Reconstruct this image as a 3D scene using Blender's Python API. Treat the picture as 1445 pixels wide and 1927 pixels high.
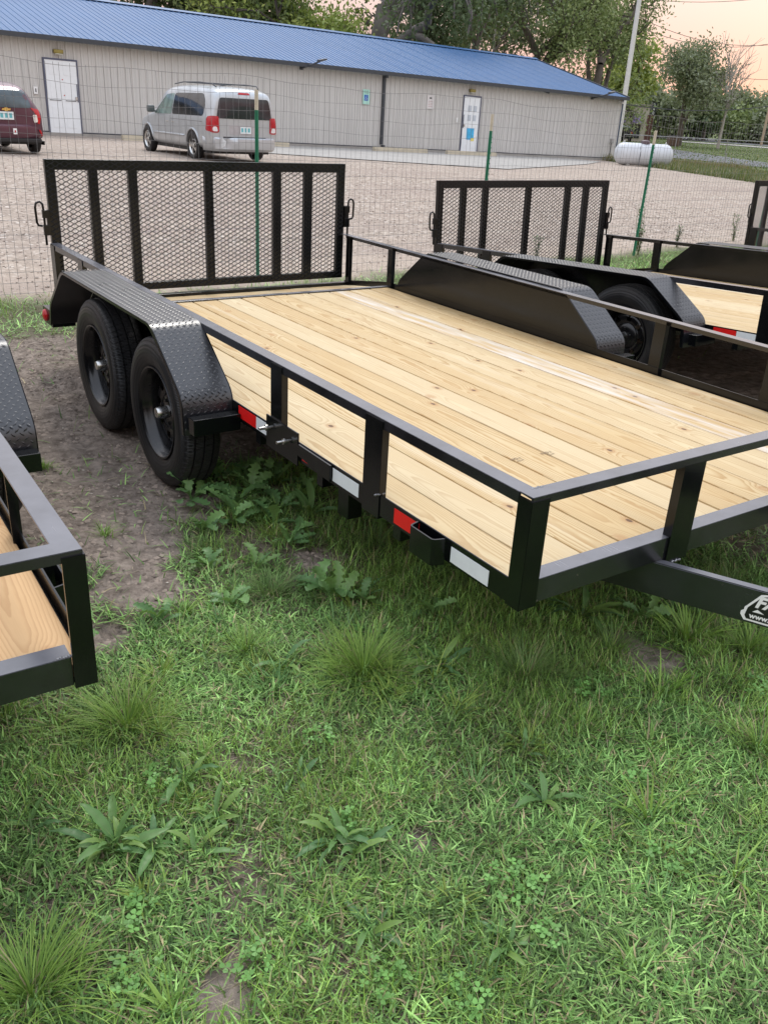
import bpy, bmesh, math, random
import numpy as np
from mathutils import Vector, Matrix
from mathutils.bvhtree import BVHTree
random.seed(7); rng = np.random.default_rng(7)
S = bpy.context.scene
for o in list(bpy.data.objects): bpy.data.objects.remove(o)
PI = math.pi; R = math.radians

# ------------------------------------------------------------ camera
cam_d = bpy.data.cameras.new('camera'); cam = bpy.data.objects.new('camera', cam_d); S.collection.objects.link(cam)
def cam_axes(yaw, pit, rol):
    cy, sy = math.cos(yaw), math.sin(yaw)
    f = Vector((-sy*math.cos(pit), cy*math.cos(pit), -math.sin(pit)))
    r = Vector((cy, sy, 0)); u = r.cross(f); c, s = math.cos(rol), math.sin(rol)
    return r*c+u*s, -r*s+u*c, f
cr, cu, cf = cam_axes(-0.6205, 0.4329, 0.0588)
m = Matrix((cr, cu, -cf)).transposed().to_4x4(); m.translation = Vector((-1.5338, -1.4817, 1.66))
cam.matrix_world = m
cam_d.sensor_fit = 'VERTICAL'; cam_d.sensor_height = 24; cam_d.lens = 1647.0/1927*24
cam_d.clip_start = .05; cam_d.clip_end = 3000
S.camera = cam

# ------------------------------------------------------------ light
SUN_AZ, SUN_EL = R(62), R(52)   # soft high light, azimuth counter-clockwise from +X
W = bpy.data.worlds.new("World"); S.world = W; W.use_nodes = True
nt = W.node_tree; nt.nodes.clear()
wo = nt.nodes.new('ShaderNodeOutputWorld'); add = nt.nodes.new('ShaderNodeAddShader')
b1 = nt.nodes.new('ShaderNodeBackground'); b2 = nt.nodes.new('ShaderNodeBackground')
sky = nt.nodes.new('ShaderNodeTexSky'); sky.sky_type = 'NISHITA'; sky.sun_disc = False
sky.sun_elevation = R(6); sky.sun_rotation = R(60)
tc = nt.nodes.new('ShaderNodeTexCoord'); sp = nt.nodes.new('ShaderNodeSeparateXYZ')
rp = nt.nodes.new('ShaderNodeValToRGB')
nt.links.new(tc.outputs['Generated'], sp.inputs[0]); nt.links.new(sp.outputs['Z'], rp.inputs[0])
els = rp.color_ramp.elements
stops = [(0.0, (.80, .47, .44)), (.045, (.87, .54, .51)), (.10, (.96, .74, .69)), (.17, (1.02, .90, .86)), (.34, (1.28, 1.25, 1.30)), (.62, (1.38, 1.44, 1.62)), (1.0, (1.32, 1.45, 1.70))]
while len(els) < len(stops): els.new(.5)
for e, (p, c) in zip(els, stops): e.position = p; e.color = (*c, 1)
nt.links.new(rp.outputs[0], b2.inputs[0]); b2.inputs[1].default_value = 1.0
nt.links.new(sky.outputs[0], b1.inputs[0]); b1.inputs[1].default_value = .008
nt.links.new(b1.outputs[0], add.inputs[0]); nt.links.new(b2.outputs[0], add.inputs[1]); nt.links.new(add.outputs[0], wo.inputs[0])
sl = bpy.data.lights.new('sun', 'SUN'); sl.energy = 1.5; sl.angle = R(14); sl.color = (1, .95, .88)
so = bpy.data.objects.new('sun', sl); S.collection.objects.link(so)
sd = Vector((math.cos(SUN_AZ)*math.cos(SUN_EL), math.sin(SUN_AZ)*math.cos(SUN_EL), math.sin(SUN_EL)))
so.rotation_euler = sd.to_track_quat('Z', 'Y').to_euler()
S.view_settings.view_transform = 'Standard'; S.view_settings.look = 'None'
S.view_settings.exposure = 0.0; S.view_settings.gamma = 1
S.render.engine = 'CYCLES'

# ------------------------------------------------------------ helpers
def lin(c): return tuple(((x/255+.055)/1.055)**2.4 if x/255 > .04045 else x/255/12.92 for x in c)
class NT:
    def __init__(s, name):
        s.m = bpy.data.materials.new(name); s.m.use_nodes = True; s.t = s.m.node_tree
        s.b = s.t.nodes['Principled BSDF']
    def n(s, typ, ins=None, **kw):
        nd = s.t.nodes.new('ShaderNode'+typ)
        for k, v in kw.items(): setattr(nd, k, v)
        for k, v in (ins or {}).items():
            sock = nd.inputs[k]
            if isinstance(v, bpy.types.NodeSocket): s.t.links.new(v, sock)
            else:
                if isinstance(v, tuple) and len(v) == 3 and sock.type == 'RGBA': v = (*v, 1)
                sock.default_value = v
        return nd
    def math(s, op, a, b=0, c=0, clamp=False):
        nd = s.n('Math', {0: a, 1: b, 2: c}, operation=op); nd.use_clamp = clamp; return nd.outputs[0]
    def mix(s, f, a, b, bt='MIX'):
        nd = s.n('Mix', {0: f}, data_type='RGBA', blend_type=bt)
        for i, v in ((6, a), (7, b)):
            if isinstance(v, bpy.types.NodeSocket): s.t.links.new(v, nd.inputs[i])
            else: nd.inputs[i].default_value = (*v, 1) if len(v) == 3 else v
        return nd.outputs[2]
    def noise(s, vec, scale, detail=4, rough=.55, dist=0):
        return s.n('TexNoise', {'Vector': vec, 'Scale': scale, 'Detail': detail, 'Roughness': rough, 'Distortion': dist})
    def ramp(s, f, st, interp='LINEAR'):
        nd = s.n('ValToRGB', {0: f}); e = nd.color_ramp.elements; nd.color_ramp.interpolation = interp
        while len(e) < len(st): e.new(.5)
        for el, (p, c) in zip(e, st): el.position = p; el.color = (*c, 1) if not isinstance(c, (int, float)) else (c, c, c, 1)
        return nd.outputs[0]
    def mr(s, v, a, b, c=0, d=1):
        return s.n('MapRange', {0: v, 1: a, 2: b, 3: c, 4: d}).outputs[0]
    def mapping(s, vec, sc=(1, 1, 1), rot=(0, 0, 0), loc=(0, 0, 0)):
        return s.n('Mapping', {'Vector': vec, 'Scale': sc, 'Rotation': rot, 'Location': loc}).outputs[0]
    def bump(s, h, strength=.3, dist=.01, normal=None):
        i = {'Height': h, 'Strength': strength, 'Distance': dist}
        if normal is not None: i['Normal'] = normal
        o = s.n('Bump', i).outputs[0]; s.t.links.new(o, s.b.inputs['Normal']); return o
    def set(s, **kw):
        al = dict(color='Base Color', rough='Roughness', metal='Metallic', spec='Specular IOR Level', trans='Transmission Weight', coat='Coat Weight', emis='Emission Color', emst='Emission Strength')
        for k, v in kw.items():
            sock = s.b.inputs[al[k]]
            if isinstance(v, bpy.types.NodeSocket): s.t.links.new(v, sock)
            else: sock.default_value = (*v, 1) if isinstance(v, tuple) else v
        return s
    @property
    def obj(s): return s.n('TexCoord').outputs['Object']
    @property
    def pos(s): return s.n('NewGeometry').outputs['Position']
    @property
    def rnd(s): return s.n('ObjectInfo').outputs['Random']

def simple(name, col, rough=.5, metal=0, var=.12, sc=8, **kw):
    M = NT(name); nz = M.noise(M.obj, sc, 5, .6)
    c = M.mix(M.mr(nz.outputs[0], .3, .7), tuple(x*(1-var) for x in col), tuple(min(1, x*(1+var)) for x in col))
    M.set(color=c, rough=M.mr(nz.outputs[0], .3, .7, max(0, rough-.06), min(1, rough+.08)), metal=metal, **kw)
    return M.m

def make_paint():
    M = NT('black_enamel'); o = M.obj
    n1 = M.noise(o, 3, 5, .6).outputs[0]; n2 = M.noise(o, 60, 3, .6).outputs[0]
    dust = M.mr(n1, .45, .75); base = M.mix(dust, (.0035, .0037, .004), (.012, .012, .012))
    M.set(color=M.mix(dust, (.0028, .0034, .0042), (.008, .0085, .009)), rough=M.mr(n1, .3, .7, .13, .24), spec=.42)
    M.bump(M.math('ADD', M.math('MULTIPLY', n2, .3), n1), .06, .004)
    return M.m
PAINT = make_paint()
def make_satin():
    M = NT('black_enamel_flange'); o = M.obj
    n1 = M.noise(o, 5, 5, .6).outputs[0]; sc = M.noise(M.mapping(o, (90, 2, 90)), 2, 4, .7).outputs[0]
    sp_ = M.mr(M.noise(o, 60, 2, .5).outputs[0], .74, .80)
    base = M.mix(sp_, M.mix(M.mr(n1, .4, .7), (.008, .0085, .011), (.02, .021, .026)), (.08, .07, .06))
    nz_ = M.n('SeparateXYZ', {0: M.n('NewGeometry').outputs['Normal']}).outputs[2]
    base = M.mix(M.math('MULTIPLY', M.mr(nz_, .6, .95), M.mr(n1, .3, .7, .45, .85)), base, (.165, .168, .190))  # pale lavender painted on up-facing faces, standing in for reflected sky light
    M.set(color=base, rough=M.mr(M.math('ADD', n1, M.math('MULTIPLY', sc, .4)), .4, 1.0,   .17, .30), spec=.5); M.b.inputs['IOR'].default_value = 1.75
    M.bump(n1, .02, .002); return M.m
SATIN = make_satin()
def make_plate():
    M = NT('black_tread_plate'); o = M.obj; n = M.noise(o, 7, 4).outputs[0]
    M.set(color=(.008, .009, .012), rough=M.mr(n, .3, .7, .27, .36), spec=.5); M.b.inputs['IOR'].default_value = 1.75; M.bump(M.noise(o, 90, 2).outputs[0], .05, .002); return M.m
PLATE = make_plate()

def make_wood():
    M = NT('pine_plank'); o = M.obj; rnd = M.rnd
    loc = M.n('CombineXYZ', {0: M.math('MULTIPLY', rnd, 37.0), 1: M.math('MULTIPLY', rnd, 91.0), 2: M.math('MULTIPLY', rnd, 53.0)}).outputs[0]
    v = M.n('VectorMath', {0: o, 1: loc}, operation='ADD').outputs[0]
    s0 = M.n('SeparateXYZ', {0: o})
    lo = M.noise(M.mapping(v, (1.5, .30, 1.5)), 1.6, 2, .45); lo_c = M.n('SeparateColor', {0: lo.outputs[1]})
    # knots: sparse cells, elongated along the plank
    vor = M.n('TexVoronoi', {'Vector': M.mapping(v, (1, .62, 0.0)), 'Scale': 3.1, 'Randomness': 1.0}, voronoi_dimensions='2D')
    cell = M.n('SeparateColor', {0: vor.outputs['Color']}).outputs[0]
    has = M.math('GREATER_THAN', cell, .35)
    kd = M.math('ADD', vor.outputs['Distance'], M.math('MULTIPLY', M.math('SUBTRACT', M.noise(o, 30, 2).outputs[0], .5), .02))
    infl = M.math('MULTIPLY', M.mr(kd, 0, .22, 1, 0), has)
    # growth rings: distance from a wandering pith under the board
    px = M.math('ADD', s0.outputs[0], M.math('MULTIPLY', M.math('SUBTRACT', lo_c.outputs[0], .5), .17))
    pz = M.math('ADD', M.math('ADD', .035, M.math('MULTIPLY', lo_c.outputs[1], .12)), s0.outputs[2])
    r = M.math('SQRT', M.math('ADD', M.math('MULTIPLY', px, px), M.math('MULTIPLY', pz, pz)))
    r = M.math('ADD', r, M.math('MULTIPLY', M.math('SUBTRACT', M.noise(M.mapping(v, (6, 1.2, 6)), 2, 4, .6).outputs[0], .5), .012))
    r = M.math('ADD', r, M.math('MULTIPLY', M.math('MULTIPLY', infl, infl), .022))
    ring = M.math('FRACT', M.math('MULTIPLY', r, 175.0))
    late = M.ramp(ring, [(0, 0.0), (.45, .12), (.80, .85), (.93, 1.0), (1.0, 0.0)])
    fine = M.noise(M.mapping(v, (160, 4, 160)), 1.5, 4, .6).outputs[0]
    patch = M.noise(M.mapping(v, (3, .8, 3)), 2.0, 3).outputs[0]
    early = M.mix(M.mr(rnd, 0, 1), (.585, .435, .225), (.54, .385, .190))
    early = M.mix(M.mr(patch, .35, .7), early, (.63, .505, .295))
    col = M.mix(M.math('MULTIPLY', late, M.mr(patch, .3, .7, .62, .98)), early, (.40, .235, .085))
    col = M.mix(M.math('MULTIPLY', M.mr(fine, .45, .75), .25), col, (.36, .24, .11))
    # pale streak
    st = M.math('MULTIPLY', M.mr(M.noise(M.mapping(v, (9, .5, 9)), 1.4, 3).outputs[0], .58, .72), .45)
    col = M.mix(st, col, (.66, .57, .40))
    kring = M.math('MULTIPLY', M.mr(kd, .035, .085, 1, 0), has)
    board = M.math('FRACT', M.math('MULTIPLY', rnd, 7.31))
    col = M.mix(M.mr(board, 0, 1, 0, .38), col, M.mix(M.math('GREATER_THAN', M.math('FRACT', M.math('MULTIPLY', rnd, 3.77)), .5), (.50, .33, .155), (.70, .61, .42)))
    col = M.mix(M.math('MULTIPLY', kring, .55), col, (.42, .22, .09))
    big = M.math('MULTIPLY', M.math('GREATER_THAN', cell, .62), M.mr(kd, .020, .032, 1, 0))
    col = M.mix(M.math('MULTIPLY', big, .9), col, (.10, .05, .025))
    M.set(color=col, rough=.62, spec=.3)
    M.bump(M.math('ADD', M.math('MULTIPLY', fine, .6), M.math('MULTIPLY', late, .5)), .22, .0015)
    return M
_wm = make_wood(); WOOD = _wm.m
def make_chalky():
    m2 = WOOD.copy(); m2.name = 'pine_plank_chalky'; t = m2.node_tree; b = t.nodes['Principled BSDF']
    src = b.inputs['Base Color'].links[0].from_socket
    tcn = t.nodes.new('ShaderNodeTexCoord'); nz = t.nodes.new('ShaderNodeTexNoise'); mp = t.nodes.new('ShaderNodeMapping')
    mp.inputs['Scale'].default_value = (14, 1.2, 1); t.links.new(tcn.outputs['Object'], mp.inputs[0]); t.links.new(mp.outputs[0], nz.inputs[0]); nz.inputs['Scale'].default_value = 1.6; nz.inputs['Detail'].default_value = 5
    mr = t.nodes.new('ShaderNodeMapRange'); mr.inputs[1].default_value = .40; mr.inputs[2].default_value = .62; mr.inputs[4].default_value = .8
    t.links.new(nz.outputs[0], mr.inputs[0])
    mx = t.nodes.new('ShaderNodeMix'); mx.data_type = 'RGBA'; t.links.new(mr.outputs[0], mx.inputs[0]); t.links.new(src, mx.inputs[6]); mx.inputs[7].default_value = (.66, .62, .56, 1)
    t.links.new(mx.outputs[2], b.inputs['Base Color']); return m2
CHALK = make_chalky()
def make_orange():
    m2 = WOOD.copy(); m2.name = 'pine_plank_orange'; t = m2.node_tree; b = t.nodes['Principled BSDF']; src = b.inputs['Base Color'].links[0].from_socket
    mx = t.nodes.new('ShaderNodeMix'); mx.data_type = 'RGBA'; mx.blend_type = 'MULTIPLY'; mx.inputs[0].default_value = 1; t.links.new(src, mx.inputs[6]); mx.inputs[7].default_value = (1.0, .80, .66, 1)
    t.links.new(mx.outputs[2], b.inputs['Base Color']); return m2
ORANGE = make_orange()

def make_rubber():
    M = NT('tyre_rubber'); o = M.obj; s = M.n('SeparateXYZ', {0: o})
    ang = M.math('ARCTAN2', s.outputs[2], s.outputs[1])
    rad = M.math('SQRT', M.math('ADD', M.math('MULTIPLY', s.outputs[1], s.outputs[1]), M.math('MULTIPLY', s.outputs[2], s.outputs[2])))
    tread = M.mr(rad, .322, .334)
    sip = M.math('PINGPONG', M.math('ADD', M.math('MULTIPLY', ang, 11.5), M.math('MULTIPLY', s.outputs[0], 9)), .5)
    sip = M.mr(sip, 0, .07)
    fine = M.math('PINGPONG', M.math('MULTIPLY', ang, 46), .5); side = M.mr(rad, .30, .305)
    dust = M.mr(M.noise(o, 5, 6, .65).outputs[0], .42, .72); spd = M.mr(M.noise(o, 70, 3, .6).outputs[0], .66, .72)
    c = M.mix(M.math('MULTIPLY', dust, .5), (.012, .0125, .014), (.045, .04, .036))
    c = M.mix(M.math('MULTIPLY', spd, M.math('MULTIPLY', tread, .5)), c, (.16, .14, .11))
    M.set(color=c, rough=M.mr(dust, 0, 1, .42, .62), spec=.4)
    h = M.math('ADD', M.math('MULTIPLY', sip, tread), M.math('MULTIPLY', M.math('MULTIPLY', fine, side), .5))
    conc = M.math('PINGPONG', M.math('MULTIPLY', rad, 60), .5)
    h = M.math('ADD', h, M.math('MULTIPLY', conc, .15))
    M.bump(h, 1.0, .009); return M.m
RUBBER = make_rubber()
RIM = simple('black_rim_paint', (.008, .008, .009), .22, 0, .3)
ZINC = simple('zinc_plated_steel', (.60, .60, .58), .28, 1, .1, 20)
WELD = simple('bare_weld', (.30, .30, .31), .4, 1, .3, 60)
RED = simple('red_reflective_tape', (.72, .012, .012), .35, 0, .06, 30)
WHITE_T = simple('white_reflective_tape', (.72, .76, .78), .35, 0, .04, 30)
LAMP_RED = simple('red_lens', (.45, .01, .015), .15)
WHITE = simple('white_paint', (.80, .81, .80), .45, 0, .04)
DARK = simple('dark_trim', (.045, .052, .062), .45)
BLACKP = simple('black_plastic', (.012, .012, .013), .5)

COL = S.collection
def tag(o, label=None, cat=None, group=None, kind=None):
    if label: o['label'] = label
    if cat: o['category'] = cat
    if group: o['group'] = group
    if kind: o['kind'] = kind
    return o
def empty(name, loc=(0, 0, 0), rz=0, label=None, cat=None, group=None):
    o = bpy.data.objects.new(name, None); COL.objects.link(o); o.location = loc; o.rotation_euler = (0, 0, rz)
    o.empty_display_size = .1
    return tag(o, label, cat, group)
def put(name, me, mat=None, parent=None, loc=None, rot=None):
    o = bpy.data.objects.new(name, me); COL.objects.link(o)
    if mat is not None and not me.materials: me.materials.append(mat)
    if parent: o.parent = parent
    if loc is not None: o.location = loc
    if rot is not None: o.rotation_euler = rot
    return o
def mesh_of(bm, name, smooth=False, sang=None):
    bmesh.ops.recalc_face_normals(bm, faces=bm.faces)
    me = bpy.data.meshes.new(name); bm.to_mesh(me); bm.free()
    if smooth:
        me.polygons.foreach_set('use_smooth', [True]*len(me.polygons))
        if sang: me.set_sharp_from_angle(angle=R(sang))
    return me
def obj(name, bm, mat, parent=None, smooth=False, sang=None, loc=None, rot=None):
    return put(name, mesh_of(bm, name, smooth, sang), mat, parent, loc, rot)
def npmesh(name, verts, faces, mat, smooth=False, cols=None, parent=None):
    """faces: (n,k) int array"""
    me = bpy.data.meshes.new(name); verts = np.asarray(verts, np.float32); faces = np.asarray(faces, np.int32)
    n, k = faces.shape
    me.vertices.add(len(verts)); me.vertices.foreach_set('co', verts.ravel())
    me.loops.add(n*k); me.loops.foreach_set('vertex_index', faces.ravel())
    me.polygons.add(n); me.polygons.foreach_set('loop_start', np.arange(0, n*k, k, dtype=np.int32))
    try: me.polygons.foreach_set('loop_total', np.full(n, k, np.int32))
    except Exception: pass
    if smooth: me.polygons.foreach_set('use_smooth', np.ones(n, bool))
    me.update(calc_edges=True)
    if cols is not None:
        a = me.color_attributes.new('tint', 'FLOAT_COLOR', 'POINT'); c = np.ones((len(verts), 4), np.float32); c[:, :cols.shape[1]] = cols
        a.data.foreach_set('color', c.ravel())
    me.materials.append(mat)
    return put(name, me, None, parent)
def box(bm, x0, x1, y0, y1, z0, z1, bev=0):
    vs = [bm.verts.new(c) for c in ((x0, y0, z0), (x1, y0, z0), (x1, y1, z0), (x0, y1, z0), (x0, y0, z1), (x1, y0, z1), (x1, y1, z1), (x0, y1, z1))]
    fs = [bm.faces.new([vs[i] for i in f]) for f in ((0, 3, 2, 1), (4, 5, 6, 7), (0, 1, 5, 4), (1, 2, 6, 5), (2, 3, 7, 6), (3, 0, 4, 7))]
    if bev: bmesh.ops.bevel(bm, geom=list({e for f in fs for e in f.edges}), offset=bev, segments=2, affect='EDGES', profile=.5)
    return vs
def obox(name, x0, x1, y0, y1, z0, z1, mat, parent=None, bev=0, **k):
    bm = bmesh.new(); box(bm, x0, x1, y0, y1, z0, z1, bev); return obj(name, bm, mat, parent, **k)
def prism(bm, pts, A, B, bev=0):
    """extrude closed 3-D outline pts by vector from A to B"""
    d = Vector(B)-Vector(A)
    a = [bm.verts.new(Vector(p)) for p in pts]; b = [bm.verts.new(Vector(p)+d) for p in pts]; n = len(pts)
    fs = [bm.faces.new(a[::-1]), bm.faces.new(b)]
    for i in range(n): fs.append(bm.faces.new((a[i], a[(i+1) % n], b[(i+1) % n], b[i])))
    if bev: bmesh.ops.bevel(bm, geom=list({e for f in fs for e in f.edges}), offset=bev, segments=2, affect='EDGES')
def tube(bm, pts, r, seg=6, r1=None, cap=True):
    pts = [Vector(p) for p in pts]; rings = []; n = len(pts); prev = None
    for i, p in enumerate(pts):
        t = (pts[min(i+1, n-1)]-pts[max(i-1, 0)]).normalized()
        if prev is None: a = t.orthogonal().normalized()
        else: a = (prev-t*prev.dot(t)).normalized()
        prev = a; b = t.cross(a); rr = r if r1 is None else r+(r1-r)*i/(n-1)
        if isinstance(r, (list, tuple)): rr = r[i]
        rings.append([bm.verts.new(p+(a*math.cos(2*PI*k/seg)+b*math.sin(2*PI*k/seg))*rr) for k in range(seg)])
    for i in range(n-1):
        for k in range(seg): bm.faces.new((rings[i][k], rings[i][(k+1) % seg], rings[i+1][(k+1) % seg], rings[i+1][k]))
    if cap: bm.faces.new(rings[0][::-1]); bm.faces.new(rings[-1])
def lathe_x(bm, prof, seg=48):
    """revolve (x, r) about the X axis"""
    rings = [[bm.verts.new((x, r*math.cos(2*PI*k/seg), r*math.sin(2*PI*k/seg))) for k in range(seg)] for x, r in prof]
    for i in range(len(prof)-1):
        for k in range(seg): bm.faces.new((rings[i][k], rings[i][(k+1) % seg], rings[i+1][(k+1) % seg], rings[i+1][k]))
    return rings
def copy_tree(o, parent=None):
    c = o.copy(); COL.objects.link(c); c.parent = parent
    if parent is not None: c.matrix_parent_inverse = o.matrix_parent_inverse.copy()
    for ch in list(o.children): copy_tree(ch, c)
    return c
def text_mesh(txt, size, shear=0, ext=.0006, bold=0):
    cu_ = bpy.data.curves.new('lettering', 'FONT'); cu_.body = txt; cu_.size = size; cu_.extrude = ext; cu_.shear = shear; cu_.offset = bold
    cu_.resolution_u = 3
    t = bpy.data.objects.new('tmp', cu_); COL.objects.link(t)
    dg = bpy.context.evaluated_depsgraph_get(); dg.update()
    me = bpy.data.meshes.new_from_object(t.evaluated_get(dg)); bpy.data.objects.remove(t); me.materials.clear(); return me

# ------------------------------------------------------------ ground
def gz(x, y):
    t = np.clip((np.asarray(y, float)-6)/12, 0, 1); t = t*t*(3-2*t)
    return t*np.maximum(.43-.0155*np.asarray(x, float), -.15)
def vnoise(x, y, s, seed=0):
    x = np.asarray(x, float)*s+seed*17.3; y = np.asarray(y, float)*s+seed*9.1
    xi, yi = np.floor(x).astype(int), np.floor(y).astype(int); fx, fy = x-xi, y-yi
    fx = fx*fx*(3-2*fx); fy = fy*fy*(3-2*fy)
    h = lambda a, b: (np.sin(a*127.1+b*311.7+seed*74.7)*43758.5453) % 1.0
    return (h(xi, yi)*(1-fx)+h(xi+1, yi)*fx)*(1-fy)+(h(xi, yi+1)*(1-fx)+h(xi+1, yi+1)*fx)*fy
def fbm(x, y, s, seed=0, o=4):
    r = 0; a = .5
    for i in range(o): r = r+a*vnoise(x, y, s*2**i, seed+i); a *= .5
    return r/(1-.5**o)
DIRT = [(-.2, 4.5, .7), (-.3, 3.7, .75), (-.45, 2.9, .7), (-.6, 2.25, .55), (-.62, 1.75, .32), (-.25, 1.95, .22), (.3, 3.0, .8), (1.2, 3.6, 1.2), (.9, 2.6, .6), (-.66, 1.32, .16), (-.85, 1.05, .10), (.03, 1.17, .10),
        (.70, .02, .11), (.70, .14, .08), (-.47, -.23, .055), (-1.05, -.355, .065), (-.99, -.29, .035), (-1.3, 3.5, 1.2), (-1.1, 2.2, .5), (3.4, 3.0, 1.0), (4.4, 2.6, 1.5), (-2.5, 3, 1.3), (2.3, 1.9, .5)]
def dirt_mask(x, y):
    x = np.asarray(x, float); y = np.asarray(y, float); m_ = np.zeros_like(x)
    wob = (fbm(x, y, 3, 5)-.5)*.30
    for a, b, r in DIRT:
        d = np.hypot(x-a, y-b); m_ = np.maximum(m_, np.clip((r+wob*min(1, r*3)-d)/(.12*min(1, r*3)+.02)+.5, 0, 1))
    return m_
def gravel_mask(x, y):
    x = np.asarray(x, float); y = np.asarray(y, float)
    w_ = (fbm(x, y, .8, 9)-.5)
    a = np.clip((y-(6.15+w_*1.0+np.clip((x-3)*.10, 0, .8)))/.35, 0, 1)
    b = np.clip((27.0+(y-16.5)*.47+w_*3-x)/1.2, 0, 1)
    return a*b
def build_ground():
    xs = np.unique(np.concatenate([np.linspace(-2.2, 2.4, 185), np.linspace(-9, 14, 150), np.linspace(-40, 60, 90), -np.geomspace(40, 1500, 14), np.geomspace(60, 1800, 16)]))
    ys = np.unique(np.concatenate([np.linspace(-1.6, 3.4, 190), np.linspace(3.4, 12, 110), np.linspace(12, 60, 70), -np.geomspace(1.6, 600, 14), np.geomspace(60, 2000, 16)]))
    X, Y = np.meshgrid(xs, ys); Z = gz(X, Y)
    near = np.clip(1.5-np.hypot(X, Y-1)/12, 0, 1)
    dm = dirt_mask(X, Y)
    Z = Z+near*((fbm(X, Y, 2.2, 3)-.5)*.03+(fbm(X, Y, 9, 4)-.5)*.012*(1+1.6*dm)+(fbm(X, Y, 26, 6)-.5)*.014*dm)
    gm = gravel_mask(X, Y); Z = Z+gm*near*(fbm(X, Y, 5, 8)-.5)*.03
    nx, ny = len(xs), len(ys); v = np.stack([X, Y, Z], -1).reshape(-1, 3)
    i = np.arange(nx*ny).reshape(ny, nx); f = np.stack([i[:-1, :-1], i[:-1, 1:], i[1:, 1:], i[1:, :-1]], -1).reshape(-1, 4)
    cols = np.stack([dm.ravel(), gm.ravel(), np.zeros(nx*ny)], -1)
    M = NT('ground_soil_and_gravel'); p = M.pos
    at = M.n('Attribute', attribute_name='tint'); s = M.n('SeparateColor', {0: at.outputs['Color']})
    n1 = M.noise(p, 1.3, 6, .6).outputs[0]; n2 = M.noise(p, 14, 6, .65).outputs[0]; n3 = M.noise(p, 90, 4, .6).outputs[0]
    soil = M.mix(M.mr(n2, .3, .7), (.11, .088, .068), (.24, .195, .15))
    soil = M.mix(M.math('MULTIPLY', M.mr(n3, .5, .75), .5), soil, (.23, .19, .15))
    dsoil = M.mix(M.mr(n2, .35, .65), (.155, .125, .102), (.35, .29, .24)); dsoil = M.mix(M.math('MULTIPLY', M.mr(n1, .52, .62), .55), dsoil, (.15, .12, .096))
    turf = M.mix(M.mr(n2, .3, .7), (.075, .105, .035), (.15, .19, .075))
    turf = M.mix(M.mr(n1, .55, .7), turf, (.15, .13, .075))
    dist = M.mr(M.n('VectorMath', {0: p}, operation='LENGTH').outputs['Value'], 4, 9)
    gcol = M.mix(s.outputs[0], M.mix(dist, soil, turf), dsoil)
    # gravel: small stones of mixed pink, grey and cream
    v1 = M.n('TexVoronoi', {'Vector': p, 'Scale': 22.0}); v2 = M.n('TexVoronoi', {'Vector': p, 'Scale': 9.0})
    cc = M.n('SeparateColor', {0: v1.outputs['Color']}); c2_ = M.n('SeparateColor', {0: v2.outputs['Color']})
    gr = M.ramp(cc.outputs[0], [(0, (.25, .205, .17)), (.25, (.33, .275, .225)), (.6, (.39, .325, .27)), (.86, (.48, .41, .34)), (.97, (.70, .64, .57)), (1, (.7, .64, .57))])
    gr = M.mix(M.math('MULTIPLY', M.math('GREATER_THAN', c2_.outputs[1], .86), .6), gr, (.52, .44, .36))
    gr = M.mix(M.math('MULTIPLY', M.mr(n1, .35, .7), .65), gr, (.42, .34, .285))
    sand = M.mr(M.n('SeparateXYZ', {0: M.n('VectorMath', {0: p, 1: M.n('VectorMath', {0: M.noise(p, .8, 4).outputs[1], 1: (2.4, 2.4, 0)}, operation='MULTIPLY').outputs[0]}, operation='ADD').outputs[0]}).outputs[1], 8.2, 9.6, 1, 0)
    gr = M.mix(M.math('MULTIPLY', sand, .7), gr, (.50, .41, .33))
    tr = M.noise(M.mapping(p, (.12, .7, 1), (0, 0, .08)), 1.4, 5, .6).outputs[0]
    gr = M.mix(M.math('MULTIPLY', M.mr(tr, .5, .68), .45), gr, (.30, .24, .21))
    col = M.mix(s.outputs[1], gcol, gr)
    M.set(color=col, rough=.95, spec=.15)
    h = M.math('ADD', M.math('MULTIPLY', v1.outputs['Distance'], -1.0), M.math('MULTIPLY', n2, 1.2))
    h = M.math('ADD', h, M.math('MULTIPLY', n3, .5))
    M.bump(h, .8, .022)
    g = npmesh('ground', v, f, M.m, True, cols); tag(g, kind='structure'); return g
ground = build_ground()

def sheet(name, pts, dz, mat, sub=0):
    """flat paving polygon lying on the ground"""
    bm = bmesh.new(); vs = [bm.verts.new((x, y, float(gz(x, y))+dz)) for x, y in pts]; f = bm.faces.new(vs)
    if sub: bmesh.ops.triangulate(bm, faces=[f]); bmesh.ops.subdivide_edges(bm, edges=bm.edges[:], cuts=sub, use_grid_fill=True)
    for v in bm.verts: v.co.z = float(gz(v.co.x, v.co.y))+dz
    return tag(obj(name, bm, mat, None, True), kind='structure')
ASPH = simple('asphalt', (.13, .135, .15), .85, 0, .2, 3); CONC = simple('concrete', (.34, .325, .30), .85, 0, .14, 2)

# ------------------------------------------------------------ trailers
TW, TL, HR, HF, HB = 2.2349, 4.5088, .7538, .4922, .076
GY = 4.5264; FYR, FYF, FYS, FZT, FZS, XO = 3.4785, 2.1487, 1.8275, .7635, .5251, -.2275
DOVE = 3.90

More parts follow.
